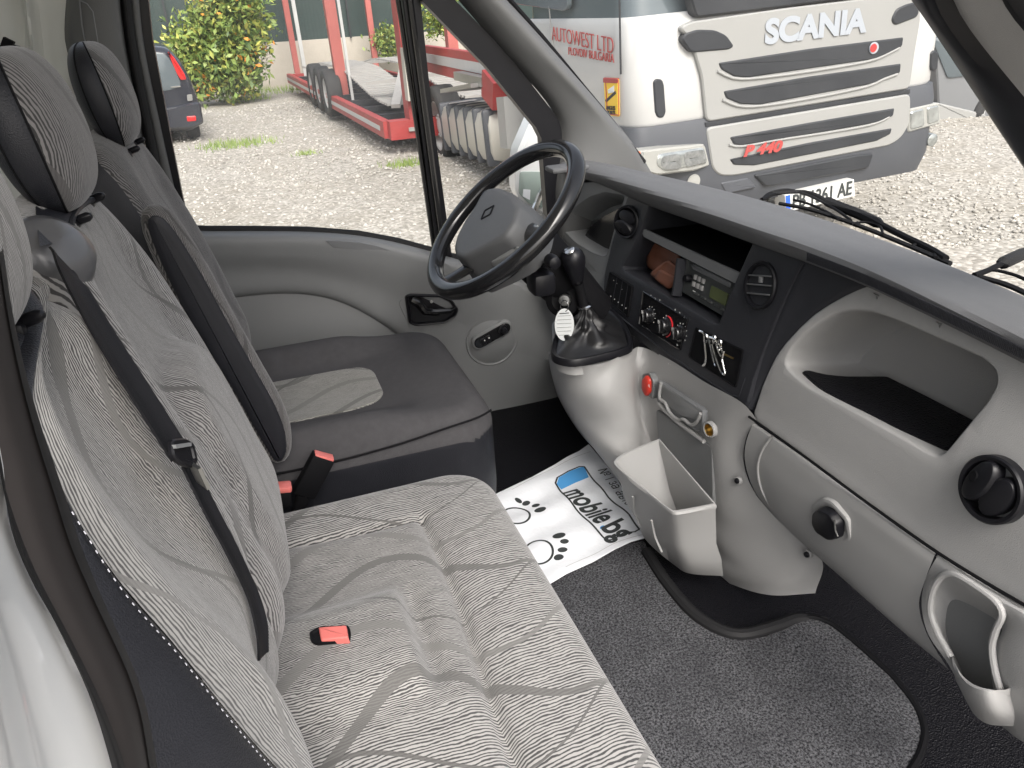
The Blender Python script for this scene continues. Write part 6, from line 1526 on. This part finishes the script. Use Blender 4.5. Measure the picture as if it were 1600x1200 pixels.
b = MB(); b.tube([TS.px(x, y, .004) for x, y in [(858, 10), (862, 60), (872, 110), (905, 175), (940, 200)]], .005, 6); b.build('door_gap', MAT['truck_silver'], tr)
# chassis, tank, drive wheels
def sw3(u_, v_, off=0): return TS.w(u_, v_, off)
gz = -TO.z + .02                      # plane v of the ground under the side
u_w = TS.uv(698, 195)[0]; print('wheel u', u_w, 'tank', TS.uv(800, 200)[0], TS.uv(720, 200)[0])
wc = TS.px(697, 195, -.18)
wheel(wc, TS.n, .56, .34, tr); wheel(wc + te * 1.9, -TS.n, .56, .34, tr)
fw = sw3(-1.35, 0, -.2); fw.z = .52
wheel(fw, TS.n, .52, .32, tr); wheel(fw + te * 2.0, -TS.n, .52, .32, tr)
a_ = TS.px(805, 212, -.32); c_2 = TS.px(722, 193, -.32)
b = MB(); b.bar(a_, c_2, .62, .66, up=tuple(te), bev=.16); tk = b.build('fuel_tank', MAT['tank_alu'], tr)
b = MB()
for f in (.03, .2, .38, .56, .74, .92):
    p = a_.lerp(c_2, f); q = a_.lerp(c_2, f + .035); b.bar(p, q, .645, .685, up=tuple(te), bev=.165)
b.build('tank_strap', MAT['bumper_grey'], tk)
b = MB(); b.box(sw3(-3.2, .02, -1.1), .9, 5.2, .24); b.build('chassis', MAT['grille_dark'], tr)
b = MB(); b.bar(TS.px(812, 190, -.05), TS.px(800, 190, -.05), .3, .5); b.build('step_box', MAT['truck_silver'], tr)
b = MB(); b.bar(TS.px(760, 128, -.1), TS.px(716, 118, -.1), .12, .10); b.bar(TS.px(768, 131, -.2), TS.px(716, 140, -.2), .5, .05); b.build('valve_box', MAT['steel'], tr)

# --- red car-transporter trailer
TY = Plane((2.55, 12, 0), (0, 1, 0), (0, 0, 1))      # its near side runs straight back
tl = thing('car_transporter', 'red empty car transporter trailer with grey ramps beside the yard wall', 'trailer', (3.6, 18, 0))
xn = 2.42
def T3(x, y, X_=None): return V(x, y, X=X_ or xn)
z1 = .36
pA, pB = V(606, 203, Z=z1), V(452, 122, Z=z1)
print('rail', pA, pB)
dirR = (pB - pA).normalized(); side_ = Vector((dirR.y, -dirR.x, 0))
W3 = side_ * 2.4
b = MB(); b.bar(pA, pB, .12, .24); b.bar(pA + W3, pB + W3, .12, .24); b.build('deck_rail', MAT['trailer_red'], tl)
b = MB(); b.bar(pA + (pB - pA) * .02 - side_ * .065, pB - side_ * .065, .006, .07); b.build('rail_stripe', MAT['rim_grey'], tl)
b = MB(); b.bar(pA - dirR * .05, pA + W3 - dirR * .05, .26, .26); b.bar(pB, pB + W3, .2, .2); b.build('cross_beam', MAT['trailer_red'], tl)
b = MB(); b.box(pA + side_ * .35 - dirR * .20, .16, .03, .05); b.build('marker_lamp', MAT['lamp_frame'], tl)
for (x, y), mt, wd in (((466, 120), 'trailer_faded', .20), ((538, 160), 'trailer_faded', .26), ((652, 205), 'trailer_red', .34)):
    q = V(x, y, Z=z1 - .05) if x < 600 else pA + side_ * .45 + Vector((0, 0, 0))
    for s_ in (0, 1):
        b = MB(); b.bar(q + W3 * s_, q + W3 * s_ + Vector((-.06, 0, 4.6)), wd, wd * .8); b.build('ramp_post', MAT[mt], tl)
b = MB(); q = V(552, 160, Z=z1); b.bar(q, q + Vector((-.05, 0, 4)), .05, .05); q = V(478, 120, Z=z1); b.bar(q, q + Vector((-.05, 0, 4)), .12, .1); b.build('ram', MAT['rim_grey'], tl)
up_ = MB(); up_.bar(pA + Vector((0, 0, 3.9)), pB + Vector((0, 0, 3.6)), .2, .25); up_.build('upper_deck', MAT['trailer_red'], tl)
# slatted wheel ramps
for k, o_ in enumerate((.30, 1.62)):
    b = MB(); L_ = (pB - pA).length
    for i in range(60):
        f = .10 + .85 * i / 60; p = pA.lerp(pB, f) + side_ * o_; hz = .22 + .35 * sstep(.12, .45, f) - .25 * sstep(.6, .9, f)
        b.bar(p + Vector((0, 0, hz)), p + side_ * .75 + Vector((0, 0, hz)), .10, .04)
    b.build('wheel_ramp', MAT['ramp_steel'], tl)
b = MB(); q0 = pA.lerp(pB, .05); b.tube([q0 + side_ * .5 + Vector((0, 0, .2)), q0 + side_ * 1.1 + Vector((0, 0, .28))], .09, 12); b.bar(q0 + side_ * .3 + Vector((0, 0, .25)), q0 + dirR * 1.6 + side_ * .9 + Vector((0, 0, .75)), .14, .06)
b.bar(q0 + dirR * 1.5 + side_ * .2 + Vector((0, 0, .5)), q0 + dirR * .8 + side_ * 1.6 + Vector((0, 0, .62)), .20, .05); b.build('hydraulic_ram', MAT['ramp_steel'], tl)
b = MB(); b.bar(pA.lerp(pB, .03) + side_ * 1.2 + Vector((0, 0, -.02)), pA.lerp(pB, .97) + side_ * 1.2 + Vector((0, 0, -.02)), 2.2, .05)
for i in range(9): q = pA.lerp(pB, .08 + i * .1); b.bar(q + side_ * .1 + Vector((0, 0, .06)), q + side_ * 2.3 + Vector((0, 0, .06)), .14, .10)
b.build('deck_floor', MAT['grille_dark'], tl)
for x in (488, 499, 511):
    q = V(x, 133 + (x - 488) * .55, Z=.5) + side_ * -.02
    wheel(q + side_ * .12 , -side_, .46, .3, tl); 
# gooseneck beams over the tractor's rear wheels
g1, g2 = TS.px(664, 90, -.25), TS.px(775, 112, -.25)
b = MB(); b.bar(g1, g2, .10, .36); b.bar(g1 + te * 1.9, g2 + te * 1.9, .10, .36); b.build('gooseneck', MAT['trailer_red'], tl)
b = MB(); b.bar(g1 - te * .06 + Vector((0, 0, .02)), g2 - te * .06 + Vector((0, 0, .02)), .01, .12); b.build('beam_stripe', MAT['rim_grey'], tl)
b = MB(); b.bar(TS.px(772, 128, -.2), TS.px(790, 150, -.2), .3, .3); b.build('gooseneck_head', MAT['trailer_red'], tl)
b = MB(); q = pA + side_ * .45 - dirR * .02; b.box(q + Vector((-.01, -.2, .75)), .3, .2, .7); b.build('control_cover', MAT['tank_alu'], tl)
b = MB(); b.box(q + Vector((-.1, -.32, 1.2)), .12, .02, .26); b.build('warning_plate', MAT['sticker_yellow'], tl)

# --- grey lorry behind, right
g2_ = thing('parked_truck', 'grey box truck partly hidden behind the windscreen pillar', 'truck', tuple(V(1530, 200, Y=9.5)))
PGy = Plane(V(1500, 150, Y=9.5), (1, -.25, 0), (0, 0, 1))
puff('truck_body', PGy, PGy.pts([(1462, 80), (1640, 40), (1760, 330), (1560, 210), (1535, 196), (1468, 190)]), [(0, -2.0), (0, -.02), (.02, 0)], mat('truck_grey', (.15, .155, .16), .5, noise=(2, .1)), g2_)
puff('side_skirt', PGy, rnd(PGy.pts([(1462, 160), (1538, 178), (1540, 200), (1464, 192)]), .03), [(0, -1), (0, .02), (.02, .04)], MAT['truck_silver'], g2_)
puff('rear_window', PGy, rnd(PGy.pts([(1455, 60), (1560, 50), (1580, 110), (1480, 122)]), .05), [(0, -1), (0, .02), (.02, .03)], MAT['car_glass'], g2_)
wheel(PGy.px(1555, 178, -.1), PGy.n, .45, .28, g2_); wheel(PGy.px(1700, 230, -.1), PGy.n, .45, .28, g2_)

# --- windscreen wipers resting on the scuttle
def wiper(label, arm, blade, cable, Z0):
    t = thing('windscreen_wiper', label, 'wiper', tuple(V(*arm[0], Z=Z0)), 'windscreen wipers')
    zz_ = lambda L_, dz=0: spline([V(x, y, Z=Z0 + dz) for x, y in L_], 40)
    b = MB(); b.tube(zz_(arm, .004), [.0045] * 14 + [.0105] * 12 + [.006] * 14, 8); b.build('wiper_arm', MAT['black_matte'], t)
    b = MB(); b.tube(zz_(blade), .0045, 6); b.build('wiper_blade', MAT['rubber'], t)
    b = MB()
    for c in cable: b = MB(); b.tube(zz_(c, .003), .0028, 6); b.build('blade_bracket', MAT['black_matte'], t)
wiper('near-horizontal windscreen wiper with washer hose below the lorry number plate', [(1190, 312), (1216, 302), (1258, 300), (1300, 318), (1350, 338), (1410, 368), (1455, 390), (1478, 404)], [(1218, 318), (1260, 326), (1340, 352), (1420, 384), (1485, 412)],
       [[(1186, 315), (1206, 300), (1230, 296), (1262, 305), (1310, 330), (1330, 345)], [(1240, 312), (1262, 318), (1290, 330), (1310, 342)], [(1330, 350), (1350, 347), (1372, 352), (1380, 366)], [(1425, 384), (1440, 380), (1456, 388), (1462, 402)]], 1.50)
wiper('second windscreen wiper cut off by the right edge of the view', [(1522, 430), (1540, 424), (1565, 412), (1600, 396), (1640, 380)], [(1528, 432), (1570, 444), (1620, 466), (1700, 500)], [[(1530, 428), (1550, 422), (1580, 428), (1610, 440)]], 1.50)
